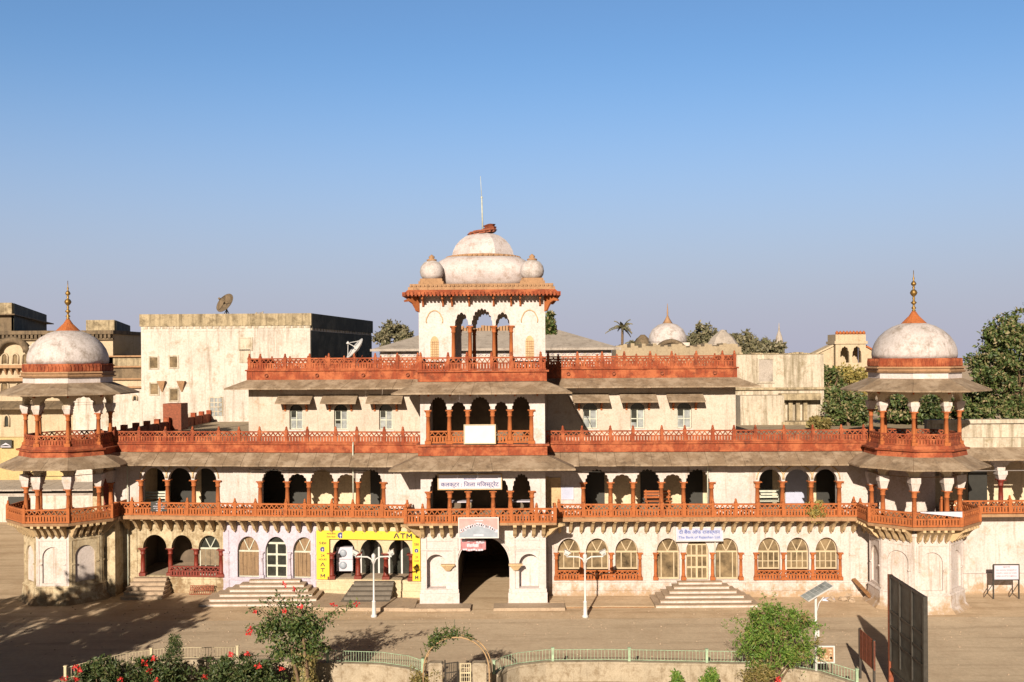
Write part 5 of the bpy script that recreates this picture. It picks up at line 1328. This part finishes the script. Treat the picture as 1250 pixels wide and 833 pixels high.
# sheet of white cloth over the right tower railing
x0, z0 = at(1123, 632, RC[1]-2.72); x1, z1 = at(1174, 637, RC[1]-2.72); y_ = RC[1]-2.76
b = MB(); n = 16
for k in range(n):
    ua, ub = k/n, (k+1)/n; xa_, xb_ = x0+(x1-x0)*ua, x0+(x1-x0)*ub
    f = lambda u: (4.88-.02-.20*u**.7-.05*sin(u*9)*u, )
    for (ya, za), (yb, zb) in (((y_-.02, None), (y_-.01, 4.90)), ):
        b.prism([(xa_,y_-.015,4.86-.02-.22*ua),(xb_,y_-.015,4.86-.02-.22*ub),(xb_,y_-.03,4.86-.02-.22*ub),(xa_,y_-.03,4.86-.02-.22*ua)], [(xa_,y_-.01,4.90),(xb_,y_-.01,4.90),(xb_,y_-.03,4.90),(xa_,y_-.03,4.90)])
    b.prism([(xa_,y_-.03,4.885),(xb_,y_-.03,4.885),(xb_,y_+.4,4.80),(xa_,y_+.4+.1*ua,4.80)], [(xa_,y_-.03,4.90),(xb_,y_-.03,4.90),(xb_,y_+.4,4.82),(xa_,y_+.4+.1*ua,4.82)])
o = b.build('white_cloth', M['signw'], None, origin=((x0+x1)/2, y_, 4.8)); tag(o, 'white cloth hung over the front railing of the right corner tower', 'cloth')
# red grille leaning by the left stairs
x = wx(245, -.5); t = empty('iron_grille', (x, shy(x)-.55, 0)); tag(t, 'rusty red iron grille leaning against the wall left of the wide stairs', 'grille')
b = MB(); b.tf = lambda v: Matrix.Rotation(radians(-25), 3, 'X') @ v
for z in (.06,.28,.5): b.box(-.62,.62,-.02,.02,z-.02,z+.02)
for k in range(13): u = -.6+k*.1; b.box(u-.014,u+.014,-.014,.014,.05,.5)
for k in range(6): u = -.6+k*.2; b.bar((u,0,.29),(u+.1,0,.48),.025); b.bar((u+.1,0,.48),(u+.2,0,.29),.025)
b.build('grille_bars', M['rust'], t)
# rubble and planks at the foot of the right wing
random.seed(3); rk = []
for k in range(16):
    px = random.uniform(1008,1042); py = random.uniform(722,736); x, y = gp(px, py, .05); s_ = random.uniform(.10,.26)
    b = MB(); b.lathe([(s_*.6,0),(s_*random.uniform(.8,1.1),s_*.25),(s_*.75,s_*.6),(s_*.35,s_*.75)], n=5, smooth=False); b.v = [(a*random.uniform(.7,1.3), c*random.uniform(.7,1.3), z*random.uniform(.7,1.3)) for a, c, z in b.v]
    o = b.build('stone', M['step']); o.location = (x, y, 0); o.rotation_euler = (random.uniform(-.3,.3), random.uniform(-.3,.3), random.uniform(0,3)); tag(o, 'loose rough stone lying at the foot of the right wing', 'stone', 'loose stones at the wall foot')
xa_, ya_ = gp(1069, 736); 
b = MB(); b.bar((0,0,.03), (-.72,1.1,.95), .26, .05); o = b.build('plank', M['wood']); o.location = (xa_, ya_, 0); tag(o, 'weathered plank leaning against the wall beside the right corner tower', 'plank')
x, y = gp(1011, 733)
b = MB(); b.lathe([(.30,0),(.26,.07),(.12,.13),(.02,.15)], n=7, smooth=False); b.v = [(a*1.2, c*.6, z) for a, c, z in b.v]; o = b.build('plastic_sheet', M['signl']); o.location = (x, y, 0); tag(o, 'crumpled pale blue plastic sheet among the loose stones', 'sheet')
# picture sign on the fence right of the bush, with a slab beside it
xs_, zs_ = at(995, 808, -14.9); xe_, ze_ = at(1017, 790, -14.9)
t = board('picture_sign', 'small sign with an orange brown picture by the foot of the solar lamp', 'sign', xs_+.05, xe_, -14.9, zs_, ze_, 'tan', 'wmetal', .04)
b = MB(); random.seed(8); hh = ze_-zs_; W_ = xe_-xs_
for k in range(26):
    u, v, s_ = random.uniform(-.44,.36)*W_, random.uniform(.1,.9)*hh, random.uniform(.02,.06); b.tf = lambda p, u=u, v=v: Vector((u+p.x, -.024-p.z, v+p.y)); b.lathe([(s_,0),(s_,.003)], n=8)
b.build('print', M['lat'], t)
for u in (-1, 1): b = MB(); b.box(u*W_*.42-.02, u*W_*.42+.02, .03, .07, -zs_, hh); b.build('post', M['dmetal'], t)

# ================================================================== buildings and trees behind
# white block with stained parapet
def bg(name, label, cat='building', loc=(0,0,0), group=None): t = empty(name, loc); tag(t, label, cat, group); return t
yW = 24.0
t = bg('white_block', 'plain tall whitewashed block with stained parapet and a few small windows behind the left wing')
x0, zT = at(172, 384, yW); x1, _ = at(378.5, 383, yW); xr = at(453, 392, yW+16.5)[0]
def skew(b): pass
b = MB(); b.prism([(x0,yW,0),(x1,yW,0),(xr,yW+16.5,0),(x0+1,yW+16.5,0)], [(x0,yW,zT-1.25),(x1,yW,zT-1.25),(xr,yW+16.5,zT-1.25),(x0+1,yW+16.5,zT-1.25)]); b.build('wall', M['block'], t)
b = MB(); b.prism([(x1+.02,yW+.12,0),(x1+.05,yW+.12,0),(xr+.05,yW+16.5,0),(xr+.02,yW+16.5,0)], [(x1+.02,yW+.12,zT-1.3),(x1+.05,yW+.12,zT-1.3),(xr+.05,yW+16.5,zT-1.3),(xr+.02,yW+16.5,zT-1.3)]); b.build('shaded_side_wall', M['sideshade'], t)  # side wall skin with its shade painted into the colour
b = MB(); b.prism([(x1+.12,yW+.1,zT-1.1),(x1+.15,yW+.1,zT-1.1),(xr+.15,yW+16.6,zT-1.1),(xr+.12,yW+16.6,zT-1.1)], [(x1+.12,yW+.1,zT-.02),(x1+.15,yW+.1,zT-.02),(xr+.15,yW+16.6,zT-.02),(xr+.12,yW+16.6,zT-.02)]); b.build('shaded_side_parapet', M['sideshade'], t)  # parapet side skin, shade painted in likewise
b = MB(); b.prism([(x0-.08,yW-.1,zT-.9),(x1+.1,yW-.1,zT-.9),(xr+.1,yW+16.6,zT-.9),(x0+.9,yW+16.6,zT-.9)], [(x0-.08,yW-.1,zT),(x1+.1,yW-.1,zT),(xr+.1,yW+16.6,zT),(x0+.9,yW+16.6,zT)]); b.build('parapet', M['blocktop'], t)
b = MB(); b.prism([(x0,yW-.02,zT-1.3),(x1+.02,yW-.02,zT-1.3),(xr+.02,yW+16.5,zT-1.3),(x0+1,yW+16.5,zT-1.3)], [(x0,yW-.02,zT-.9),(x1+.02,yW-.02,zT-.9),(xr+.02,yW+16.5,zT-.9),(x0+1,yW+16.5,zT-.9)]); b.build('frieze', M['block'], t)
for k in range(30):
    pass
b = MB()
for k in range(26):
    x = x0+(x1-x0)*(k+.3)/26; b.box(x, x+(x1-x0)/26*.72, yW-.06, yW-.021, zT-1.08, zT-.9)
for k in range(24):
    f_ = (k+.5)/24; x = x1+(xr-x1)*f_; y = yW+16.5*f_; b.box(x+.02, x+.08, y-.25, y+.25, zT-1.25, zT-1.1)
b.build('corbel_row', M['ruin'], t)
for p, q, w_, h_ in ((188,443,9,13),(212,442,9,13),(188.5,475,9,13),(212.5,482,9,14),(300,420,14,13),(299,435,10,13)):
    xa_, za_ = at(p-w_/2, q+h_/2, yW); xb_, zb_ = at(p+w_/2, q-h_/2, yW)
    b = MB(); b.box(xa_-.1, xa_, yW-.05, yW-.001, za_-.1, zb_+.1); b.box(xb_, xb_+.1, yW-.05, yW-.001, za_-.1, zb_+.1); b.box(xa_, xb_, yW-.05, yW-.001, zb_, zb_+.1); b.box(xa_, xb_, yW-.05, yW-.001, za_-.1, za_); wv = b.build('window', M['ruin'], t)
    b = MB(); b.box(xa_, xb_, yW-.02, yW-.003, za_, zb_)
    b.build('pane', M['ruin' if p > 290 else 'pane'], wv)
xa_, za_ = at(257, 508, yW); xb_, zb_ = at(271, 486, yW); b = MB(); b.box(xa_-.08, xa_, yW-.05, yW-.001, za_, zb_+.08); b.box(xb_, xb_+.08, yW-.05, yW-.001, za_, zb_+.08); b.box(xa_, xb_, yW-.05, yW-.001, zb_, zb_+.08)
for k in range(1, 4): z = za_+(zb_-za_)*k/4; b.box(xa_, xb_, yW-.04, yW-.022, z-.03, z+.03)
for k in range(1, 3): x = xa_+(xb_-xa_)*k/3; b.box(x-.03, x+.03, yW-.041, yW-.022, za_, zb_)
wv = b.build('window', M['ruin'], t); b = MB(); b.box(xa_, xb_, yW-.02, yW-.003, za_, zb_); b.build('pane', M['bpane'], wv)
for p, q in ((198,471),(222,471)):
    x, z = at(p, q, yW); b = MB(); b.prism([(x-.3,yW-.35,z+.35),(x+.3,yW-.35,z+.35),(x+.3,yW-.003,z+.35),(x-.3,yW-.003,z+.35)], [(x-.04,yW-.05,z-.45),(x+.04,yW-.05,z-.45),(x+.04,yW-.003,z-.45),(x-.04,yW-.003,z-.45)]); b.build('corbel', M['tan'], t)
X = at(281, 380, yW+6)[0]; dish('mesh_dish', 'large dark mesh satellite dish on top of the white block', X, yW+5, zT, .85, radians(-35), radians(30), 'bgdark')
X = at(318, 380, yW+10)[0]; dish('mesh_dish', 'smaller grey dish mostly hidden behind the parapet of the white block', X, yW+10, zT-.4, .5, radians(-60), radians(40), 'slateroof')

# ornate cream palace at the far left
yP = 30.0
t = bg('far_palace', 'ornate cream palace with carved cornice and niches behind the left corner tower')
xl, xr_ = -50.0, at(138, 440, yP)[0]
zt_ = at(60, 404, yP)[1]
def Z_(py, px=60, yy=None): return at(px, py, yP if yy is None else yy)[1]
b = MB(); b.box(xl, xr_, yP, yP+10, 0, zt_-.2); b.build('wall', M['bgcream'], t)
b = MB(); b.box(xl, xr_+.2, yP-.45, yP+10.2, zt_-.3, zt_); b.box(xl, xr_+.1, yP-.25, yP, zt_-.75, zt_-.62)
n = 60
for k in range(n): x = xl+(xr_-xl)*(k+.5)/n; b.box(x-.1, x+.1, yP-.38, yP, zt_-.6, zt_-.31)
b.build('cornice', M['bgdark'], t)
for py in (447, 463): b = MB(); z = Z_(py); b.box(xl, xr_+.1, yP-.5, yP-.001, z-.15, z+.1); b.build('string_course', M['tan'], t)
b = MB(); z0, z1 = Z_(460), Z_(449)
for k in range(40): x = xl+(xr_-xl)*(k+.5)/40; b.prism([(x-.09,yP-.42,z1),(x+.09,yP-.42,z1),(x+.09,yP-.001,z1),(x-.09,yP-.001,z1)], [(x-.05,yP-.08,z0+.2),(x+.05,yP-.08,z0+.2),(x+.05,yP-.001,z0+.2),(x-.05,yP-.001,z0+.2)])
b.build('corbel_row', M['tan'], t)
xc = at(17, 425, yP)[0]; zc = Z_(430)
b = MB(); b.tube([(xc+1.15*cos(a), yP-.3, zc+1.0*sin(a)) for a in [pi*k/12 for k in range(13)]], .28, 6); b.tube([(xc-4,yP-.3,zc-.1),(xc-1.1,yP-.3,zc)], .2, 6); b.tube([(xc+1.1,yP-.3,zc),(xc+6,yP-.3,zc-.1)], .2, 6); b.build('bangla_eave', M['bgdark'], t)
b = MB(); b.prism([(xc+1.1,yP-.4,zc+.15),(xc+2.6,yP-.4,zc+.15),(xc+2.6,yP-.01,zc+.15),(xc+1.1,yP-.01,zc+.15)], [(xc+1.6,yP-.2,zc+.75),(xc+2.0,yP-.2,zc+.75),(xc+2.0,yP-.01,zc+.75),(xc+1.6,yP-.01,zc+.75)]); b.build('roof_knob', M['block'], t)
def niche(px, py, w_, h_, mat='pane', y=yP):
    xa_, za_ = at(px-w_/2, py+h_/2, y); xb_, zb_ = at(px+w_/2, py-h_/2, y); xm = (xa_+xb_)/2
    o = dict(x=xm, w=xb_-xa_, b=za_, s=za_+(zb_-za_)*.65, c=zb_); q = [(xa_, za_)] + [tuple(p) for p in arch_pts(o)] + [(xb_, za_)]
    b = MB(); b.tube([(a, y-.05, c) for a, c in q], .07, 5); f = b.build('window', M['bgcream'], t)
    b = MB(); b.prism([(a, y-.02, c) for a, c in q], [(a, y-.003, c) for a, c in q]); b.build('pane', M[mat], f)
for a in ((6,438,7,12),(19,438,7,12),(31,438,7,12),(6,473,9,14),(24,473,8,12),(8.5,514,6,14,'dpane'),(40,438,6,10)): niche(*a)
z = Z_(497); b = MB(); eave(b, [(xl,yP),(xr_,yP)], [(xl,yP-1.2),(xr_,yP-1.2)], z+.5, z, .12); b.build('eave', M['bgdark'], t)
b = MB(); b.box(xl, xr_, yP-1.0, yP-.005, 0, Z_(533)); b.build('lower_wall', M['bgyel'], t)
b = MB(); z = Z_(598, 20, yP-5); eave(b, [(xl,yP-1.0),(xr_+1,yP-1.0)], [(xl,yP-5),(xr_+1,yP-5)], Z_(586, 20, yP-1), z, .12); b.box(xl, xr_+1, yP-4.6, yP-1.0, 0, z-.35); b.build('lean_to', M['slateroof'], t)
b = MB(); b.box(xl, xr_+1, yP-4.75, yP-4.61, 0, z-.5); b.build('lean_to_wall', M['block'], t)
b = MB(); xa_ = at(19, 605, yP-4.8)[0]; b.box(xa_-.55, xa_+.75, yP-4.85, yP-4.76, .8, z-.55); b.build('door', M['black'], t)
xa_, za_ = at(0, 547, yP-1.2); xb_, zb_ = at(14.5, 537, yP-1.2)
t2 = board('shop_board', 'black and white board high on the yellow wall at the left edge', 'sign', xa_, xb_, yP-1.2, za_, zb_, 'black', None, .06)
b = MB(); b.prism([(-.42,-.05,.16),(0,-.05,.40),(.42,-.05,.16),(0,-.05,.26)], [(-.42,-.035,.16),(0,-.035,.40),(.42,-.035,.16),(0,-.035,.26)]); b.box(-.4,.4,-.05,-.035,.05,.12); b.build('emblem', M['signw'], t2)
# dark roof rooms
def roofroom(label, x0p, x1p, x2p, ytop, ybot, y, dep, base=None):
    xa_, zt2 = at(x0p, ytop, y); xb_, zb2 = at(x1p, ybot, y); xc_ = at(x2p, ytop, y+dep)[0]
    t = bg('roof_room', label, 'building', ((xa_+xb_)/2, y, zb2)); ox, oz = (xa_+xb_)/2, zb2
    P = lambda x, yy, z: (x-ox, yy-y, z-oz)
    zt3 = zt2-.9
    b = MB(); b.prism([P(xa_,y,zb2-.3),P(xb_,y,zb2-.3),P(xc_,y+dep,zb2-.3),P(xc_-(xb_-xa_),y+dep,zb2-.3)], [P(xa_,y,zt3),P(xb_,y,zt3),P(xc_,y+dep,zt3),P(xc_-(xb_-xa_),y+dep,zt3)]); b.build('wall', M['bgdark'], t)
    b = MB(); b.prism([P(xa_-.1,y-.1,zt3),P(xb_+.1,y-.1,zt3),P(xc_+.1,y+dep,zt3),P(xc_-(xb_-xa_)-.1,y+dep,zt3)], [P(xa_-.1,y-.1,zt2),P(xb_+.1,y-.1,zt2),P(xc_+.1,y+dep,zt2),P(xc_-(xb_-xa_)-.1,y+dep,zt2)]); b.build('parapet', M['blocktop'], t)
    b = MB(); b.prism([P(xb_+.13,y+.1,zb2-.3),P(xb_+.16,y+.1,zb2-.3),P(xc_+.16,y+dep,zb2-.3),P(xc_+.13,y+dep,zb2-.3)], [P(xb_+.13,y+.1,zt2-.03),P(xb_+.16,y+.1,zt2-.03),P(xc_+.16,y+dep,zt2-.03),P(xc_+.13,y+dep,zt2-.03)]); b.build('shaded_side_wall', M['sideshade'], t)  # thin near-black sheet, paints in the shade of this side
    b = MB(); b.prism([P(xa_-.1,y-.5,zt3-.12),P(xb_+.5,y-.5,zt3-.12),P(xc_+.9,y+dep,zt3-.12),P(xc_-(xb_-xa_)-.1,y+dep,zt3-.12)], [P(xa_-.1,y-.5,zt3-.02),P(xb_+.5,y-.5,zt3-.02),P(xc_+.9,y+dep,zt3-.02),P(xc_-(xb_-xa_)-.1,y+dep,zt3-.02)]); b.build('ledge', M['bgdark'], t)
roofroom('dark stained roof room on the cream palace at the far left', -20, 14, 55, 370, 404, yP+2, 22)
roofroom('dark stained roof room between the left corner dome and the white block', 107, 139, 157, 391, 434, yP+4, 14)
t = bg('low_annex', 'low stained annex wall between the left corner tower and the white block')
xa_ = at(120, 440, yP-2)[0]; xb_ = at(176, 440, yP-2)[0]
for py0, py1, dy, mt in ((434,447,2.0,'blocktop'),(447,462,1.0,'bgdark'),(462,472,.5,'bgcream'),(472,700,0,'block')):
    b = MB(); z1, z0 = Z_(py0, 150, yP-2), max(0, Z_(py1, 150, yP-2)); b.box(xa_-2, xb_, yP-2+dy, yP+3, z0, z1); b.build('wall', M[mt], t)
    b = MB(); b.box(xa_-2, xb_, yP-2.25+dy, yP-2+dy-.002, z1-.12, z1); b.build('ledge', M['tan'], t)
niche(165, 486, 5, 6, 'dpane', yP-2)

# hip roofed hall behind the gate tower
yH = 22.0; t = bg('hip_roofed_hall', 'long hall with a grey tiled hip roof behind the gate tower')
xa_, xb_ = at(456, 424, yH)[0], at(754, 424, yH)[0]; ze = at(700, 425, yH)[1]; zr = at(700, 402, yH+5)[1]
b = MB(); b.box(xa_+.4, xb_-.4, yH+.5, yH+10, 7.5, ze); b.build('wall', M['block'], t)
b = MB(); A = [(xa_-.2,yH,ze),(xb_+.2,yH,ze),(xb_+.2,yH+10.5,ze),(xa_-.2,yH+10.5,ze)]; R0, R1 = (xa_+4.2,yH+5,zr), (xb_-4.2,yH+5,zr)
b.poly([A[0],A[1],R1,R0]); b.poly([A[1],A[2],R1]); b.poly([A[2],A[3],R0,R1]); b.poly([A[3],A[0],R0]); b.poly([A[0],A[3],A[2],A[1]]); b.box(xa_-.25, xb_+.25, yH-.06, yH-.002, ze-.15, ze+.02); b.build('roof', M['slateroof'], t)
b = MB(); random.seed(4)
for k in range(40): x = R0[0]+(R1[0]-R0[0])*(k+.5)/40; b.box(x-.14, x+.14, yH+4.7, yH+5.3, zr-.15, zr+random.uniform(.1,.35))
b.build('ridge', M['tan'], t)
b = MB()
for k in range(38): x = xa_+.6+(xb_-xa_-1.2)*(k+.5)/38; b.tube([(x-.15,yH+.47,ze-.5),(x,yH+.47,ze-.38),(x+.15,yH+.47,ze-.5)], .03, 4)
b.build('wall_moulding', M['lilac'], t)
# ruined range and ribbed dome right of it
yD = 45.0; t = bg('ruined_range', 'low broken stone range with rubble top behind the upper railing')
xa_, xb_ = at(752, 425, yD-6)[0], at(905, 425, yD-6)[0]; random.seed(9)
b = MB(); n = 34
for k in range(n):
    x = xa_+(xb_-xa_)*k/n; b.box(x, x+(xb_-xa_)/n, yD-6, yD-2, 7, at(820, 421+random.uniform(-2,4), yD-6)[1])
b.build('wall', M['roof'], t)
t = bg('domed_pavilion', 'pale ribbed dome with a curved eave and spike rising behind the right upper railing', 'pavilion')
xd = at(815, 410, yD)[0]; r = 23*(Z0+yD)/F; zb = at(815, 416, yD)[1]; zt2 = at(815, 394, yD)[1]
b = MB(); b.lathe([(r*1.0,zb-.2),(r*1.02,zb),(r*.98,zb+(zt2-zb)*.3),(r*.82,zb+(zt2-zb)*.62),(r*.5,zb+(zt2-zb)*.88),(r*.12,zt2)], (xd,yD,0), 20); d = b.build('dome', M['dome'], t)
b = MB(); b.lathe([(r*.28,zt2-.1),(r*.12,zt2+.35),(.06,zt2+.7),(.08,zt2+.9),(.02,zt2+1.8)], (xd,yD,0), 8); b.build('spike', M['tan'], d)
b = MB(); b.box(xd-r*1.0, xd+r*1.0, yD-r*.98, yD+r, zb-4, zb-.21); b.build('wall', M['block'], t)
b = MB(); b.tube([(xd+r*.85*cos(a), yD-r-.2, zb-1.6+1.5*sin(a)) for a in [pi*k/14 for k in range(15)]], .22, 6); b.build('curved_eave', M['bgdark'], t)
b = MB(); b.lathe([(.9,zb-1.4),(1.0,zb-.6),(.7,zb+.1),(.2,zb+.6)], (xd-r*1.25,yD+1,0), 10); b.box(xd-r*1.25-1, xd-r*1.25+1, yD, yD+2, zb-4, zb-1.4); b.build('side_cupola', M['bgdark'], t)
t = bg('small_kiosk', 'small stone kiosk with a pointed roof half hidden by trees', 'pavilion')
xk, zk = at(882, 408, yD-2)
b = MB(); b.lathe([(1.6,zk-1.2),(1.5,zk-1.0),(1.0,zk-.3),(.15,zk+.4)], (xk,yD-2,0), 8, smooth=False); b.build('roof', M['slateroof'], t)
b = MB(); b.lathe([(1.0,zk-4),(1.0,zk-1.21)], (xk,yD-2,0), 8, smooth=False); b.build('body', M['block'], t)
# ruined white building at the right
yR = 18.0; t = bg('ruined_house', 'roofless whitewashed house front with black rain streaks behind the right wing')
xa_, zt2 = at(897, 433, yR); xb_ = at(1005.5, 433, yR)[0]
b = MB(); b.box(xa_, xb_, yR, yR+6, 7.4, zt2); b.build('wall', M['ruin'], t)
b = MB(); random.seed(2)
for k in range(22): x = xa_+(xb_-xa_)*k/22; b.box(x, x+(xb_-xa_)/22-.02, yR-.06, yR+.5, zt2-.001, zt2+random.uniform(.02,.14))
b.build('broken_coping', M['blocktop'], t)
X0, Za = at(926, 466, yR); X1, Zb = at(943, 439, yR)
b = MB(); b.box(X0-.12, X0, yR-.08, yR-.001, Za-.1, Zb+.1); b.box(X1, X1+.12, yR-.08, yR-.001, Za-.1, Zb+.1); b.box(X0, X1, yR-.08, yR-.001, Zb, Zb+.1); b.box(X0, X1, yR-.08, yR-.001, Za-.1, Za); wv = b.build('window', M['ruin'], t)
b = MB(); b.box(X0, X1, yR-.03, yR-.004, Za, Zb); b.build('pane', M['slateroof'], wv)
b = MB(); X2, Z2 = at(950, 488, yR); X3, Z3 = at(998, 480, yR); b.box(X2, X3, yR-.9, yR-.001, Z2, Z3); b.box(xa_, xb_, yR-.2, yR-.002, Z3+.25, Z3+.4); b.build('ledge', M['blocktop'], t)
b = MB(); zc2 = at(940, 490, yR)[1]; zd = at(940, 482, yR)[1]; b.box(xa_, X2-.01, yR-1.6, yR-.003, 7.4, zd); b.build('lower_block', M['ruin'], t)
for k in range(4): b = MB(); x = at(956+9*k, 500, yR-.3)[0]; b.box(x-.13, x+.13, yR-.35, yR-.004, 7.4, Z2-.02); b.build('pillar', M['blocktop'], t)
b = MB(); b.box(X2-.2, xb_, yR-1.8, yR-.36, 7.4, 7.75); b.build('plinth', M['blocktop'], t)
# kiosk with winged roof
yK = 58.0; t = bg('hill_kiosk', 'small two arched cream kiosk with red topped parapet beyond the right terrace', 'pavilion')
xa_, zt2 = at(1020, 405, yK); xb_, zb2 = at(1057, 436, yK); xm = (xa_+xb_)/2
b = MB(); zc2 = at(1040, 420, yK)[1]; zb3 = zb2-3
arch_wall(b, xa_, xb_, zb3, zc2, yK, .4, [dict(x=xa_+(xb_-xa_)*u, w=(xb_-xa_)*.3, b=zb2-.6, s=zb2+.2, c=zc2-.25, cusp=5) for u in (.3,.7)]); b.box(xa_, xb_, yK+2.5, yK+2.8, zb3, zc2); b.build('wall', M['bgcream'], t)
b = MB(); b.box(xa_-.15, xb_+.15, yK-.15, yK+2.9, zc2, zc2+.3); b.box(xa_, xb_, yK, yK+2.8, zc2+.3, zt2-.3); b.build('parapet', M['bgcream'], t)
b = MB()
for k in range(9): x = xa_+(xb_-xa_)*(k+.5)/9; b.lathe([(.17,zt2-.3),(.2,zt2-.1),(.02,zt2+.1)], (x,yK+.1,0), 6)
b.build('crest', M['rail'], t)
for s_, px in ((-1, 988), (1, 1078)):
    xo_, zo_ = at(px, 434, yK+1); b = MB(); xi = xa_ if s_ < 0 else xb_; zi = zc2
    b.prism([(xo_,yK+.5,zo_-.2),(xi,yK+.5,zi-.2),(xi,yK+2.6,zi-.2),(xo_,yK+2.6,zo_-.2)], [(xo_,yK+.5,zo_),(xi,yK+.5,zi),(xi,yK+2.6,zi),(xo_,yK+2.6,zo_)]); b.build('sloping_roof', M['bgcream' if s_ < 0 else 'rail'], t)
    b = MB(); b.prism([(xo_,yK+.7,zb3),(xi,yK+.7,zb3),(xi,yK+2.4,zb3),(xo_,yK+2.4,zb3)], [(xo_,yK+.7,zo_-.25),(xi,yK+.7,zi-.25),(xi,yK+2.4,zi-.25),(xo_,yK+2.4,zo_-.25)]); b.build('gable_wall', M['bgcream'], t)
# slim white spire among the trees
xk, zk = at(951, 410, 75); t = bg('slim_spire', 'slim pale spire standing beyond the trees right of centre', 'spire'); b = MB(); b.lathe([(.7,zk-6),(.7,zk-1.6),(.95,zk-1.5),(.6,zk-1.2),(.4,zk-.2),(.12,zk+.6),(.02,zk+1.6)], (xk,75,0), 8, smooth=False); b.build('shaft', M['slateroof'], t)

# trees behind
random.seed(31)
for px, pyt, pyb, y, rxp, mat, lb, nc in (
    (480,393,440,60,26,'farleaf','pale bare looking tree just left of the gate tower',60),
    (669,378,440,26,7,'bigleaf','dark narrow tree showing at the right edge of the gate tower',40),
    (860,395,445,60,30,'farleaf','pale rounded tree beside the ribbed dome',70),
    (905,405,445,56,28,'farleaf','broad green tree left of the slim spire',70),
    (935,412,445,52,24,'farleaf','low olive tree above the ruined house front',60),
    (150,415,445,60,14,'farleaf','small hazy tree between the dark roof room and the white block',40),
    (632,425,450,70,20,'farleaf','faint tree seen through the tower arches',30)):
    X, zt2 = at(px, pyt, y); zb2 = at(px, pyb, y)[1]; r = rxp*(Z0+y)/F; rz = max(.8, (zt2-zb2)/2)
    tree('distant_tree', lb, 'tree', X, y, 0, zt2, (r, r*.8, rz), mat, .35, nc, 60, r*.22, .42)
def palm(px, py, y, lb, s_=1.0):
    X, zt2 = at(px, py, y); t = empty('palm_tree', (X, y, 0)); tag(t, lb, 'palm tree')
    k = MB(); k.tube([(0,0,0),(.1,0,zt2*.5),(.25,0,zt2)], [.22,.18,.14], 7); k.build('trunk', M['bark'], t)
    b = MB(); c = Vector((.25,0,zt2))
    for j in range(22):
        a = random.uniform(0,2*pi); up_ = random.uniform(-.1,1.2); L = random.uniform(1.6,2.2)*s_; pv = c; d = Vector((cos(a)*cos(up_), sin(a)*cos(up_), sin(up_)))
        for m_ in range(9):
            q = c + d*L*(m_/8) + Vector((0,0,-.9*s_*(m_/8)**2)); sd = Vector((-sin(a),cos(a),0)); wv = .32*s_*(1-m_/10)
            for e in (-1,1): b.poly([pv, q, q+sd*e*wv+Vector((0,0,-.12)), pv+sd*e*wv*.9+Vector((0,0,-.1))])
            pv = q
    b.build('fronds', M['farleaf'], t)  # pale far foliage colour paints haze onto the fronds
palm(757, 400, 60, 'tall palm with drooping fronds right of the grey hip roof', .9); palm(771, 419, 46, 'small palm crown low between the tall palm and the ribbed dome', .55); 
random.seed(44)
# big tree and shrubs at the right edge
y = 14.0
def bigtree():
    t = empty('large_tree', (at(1240, 430, y)[0], y, 0)); tag(t, 'large dark leafed tree filling the sky at the right edge', 'tree')
    x0 = t.location.x; b = MB(); cs = []
    for px, py, rp, rzp, nc in ((1222,412,32,26,60),(1262,412,42,42,80),(1205,455,34,36,75),(1245,470,50,45,110),(1192,498,26,26,50),(1230,505,45,24,70)):
        X, z = at(px, py, y); k = (Z0+y)/F; cs += crown(b, (X-x0, random.uniform(-1,1), z), (rp*k, rp*k*.9, rzp*k), nc, 46, .42, .27, .5, .45)
    b.build('crown', M['bigleaf'], t); k = MB(); limb(k, (0,0,0), (0,0,9), .4, .28, .03)
    for p in random.sample(cs, 22): limb(k, (0,0,random.uniform(7,10)), p, .14, .03, .12)
    k.build('trunk', M['bark'], t)
bigtree()
for px, py, rp, rzp, yy, mat, nc, lb in ((1035,500,30,24,15,'bigleaf',80,'dark round shrub tree left of the right corner tower'),(1105,500,40,24,17,'bigleaf',90,'dark leafy tree seen between the right tower columns'),(1150,505,30,24,15,'hedge',60,'leafy shrub tree just right of the right tower columns'),(1035,466,28,20,24,'yelleaf',60,'yellowish leafed tree below the hill kiosk'),(1012,470,18,22,21,'bigleaf',45,'dark foliage tree against the end of the ruined house'),(1000,518,16,6,12,'dryleaf',26,'dry yellow shrub growing on the terrace edge')):
    X, z = at(px, py, yy); k = (Z0+yy)/F; tree('terrace_tree', lb, 'tree', X, yy, 0 if yy != 12 else 7.5, z-(0 if yy != 12 else 7.5)+rzp*k, (rp*k, rp*k*.9, rzp*k), mat, .2 if yy != 12 else .05, nc, 50, .40 if yy != 12 else .2, .26)
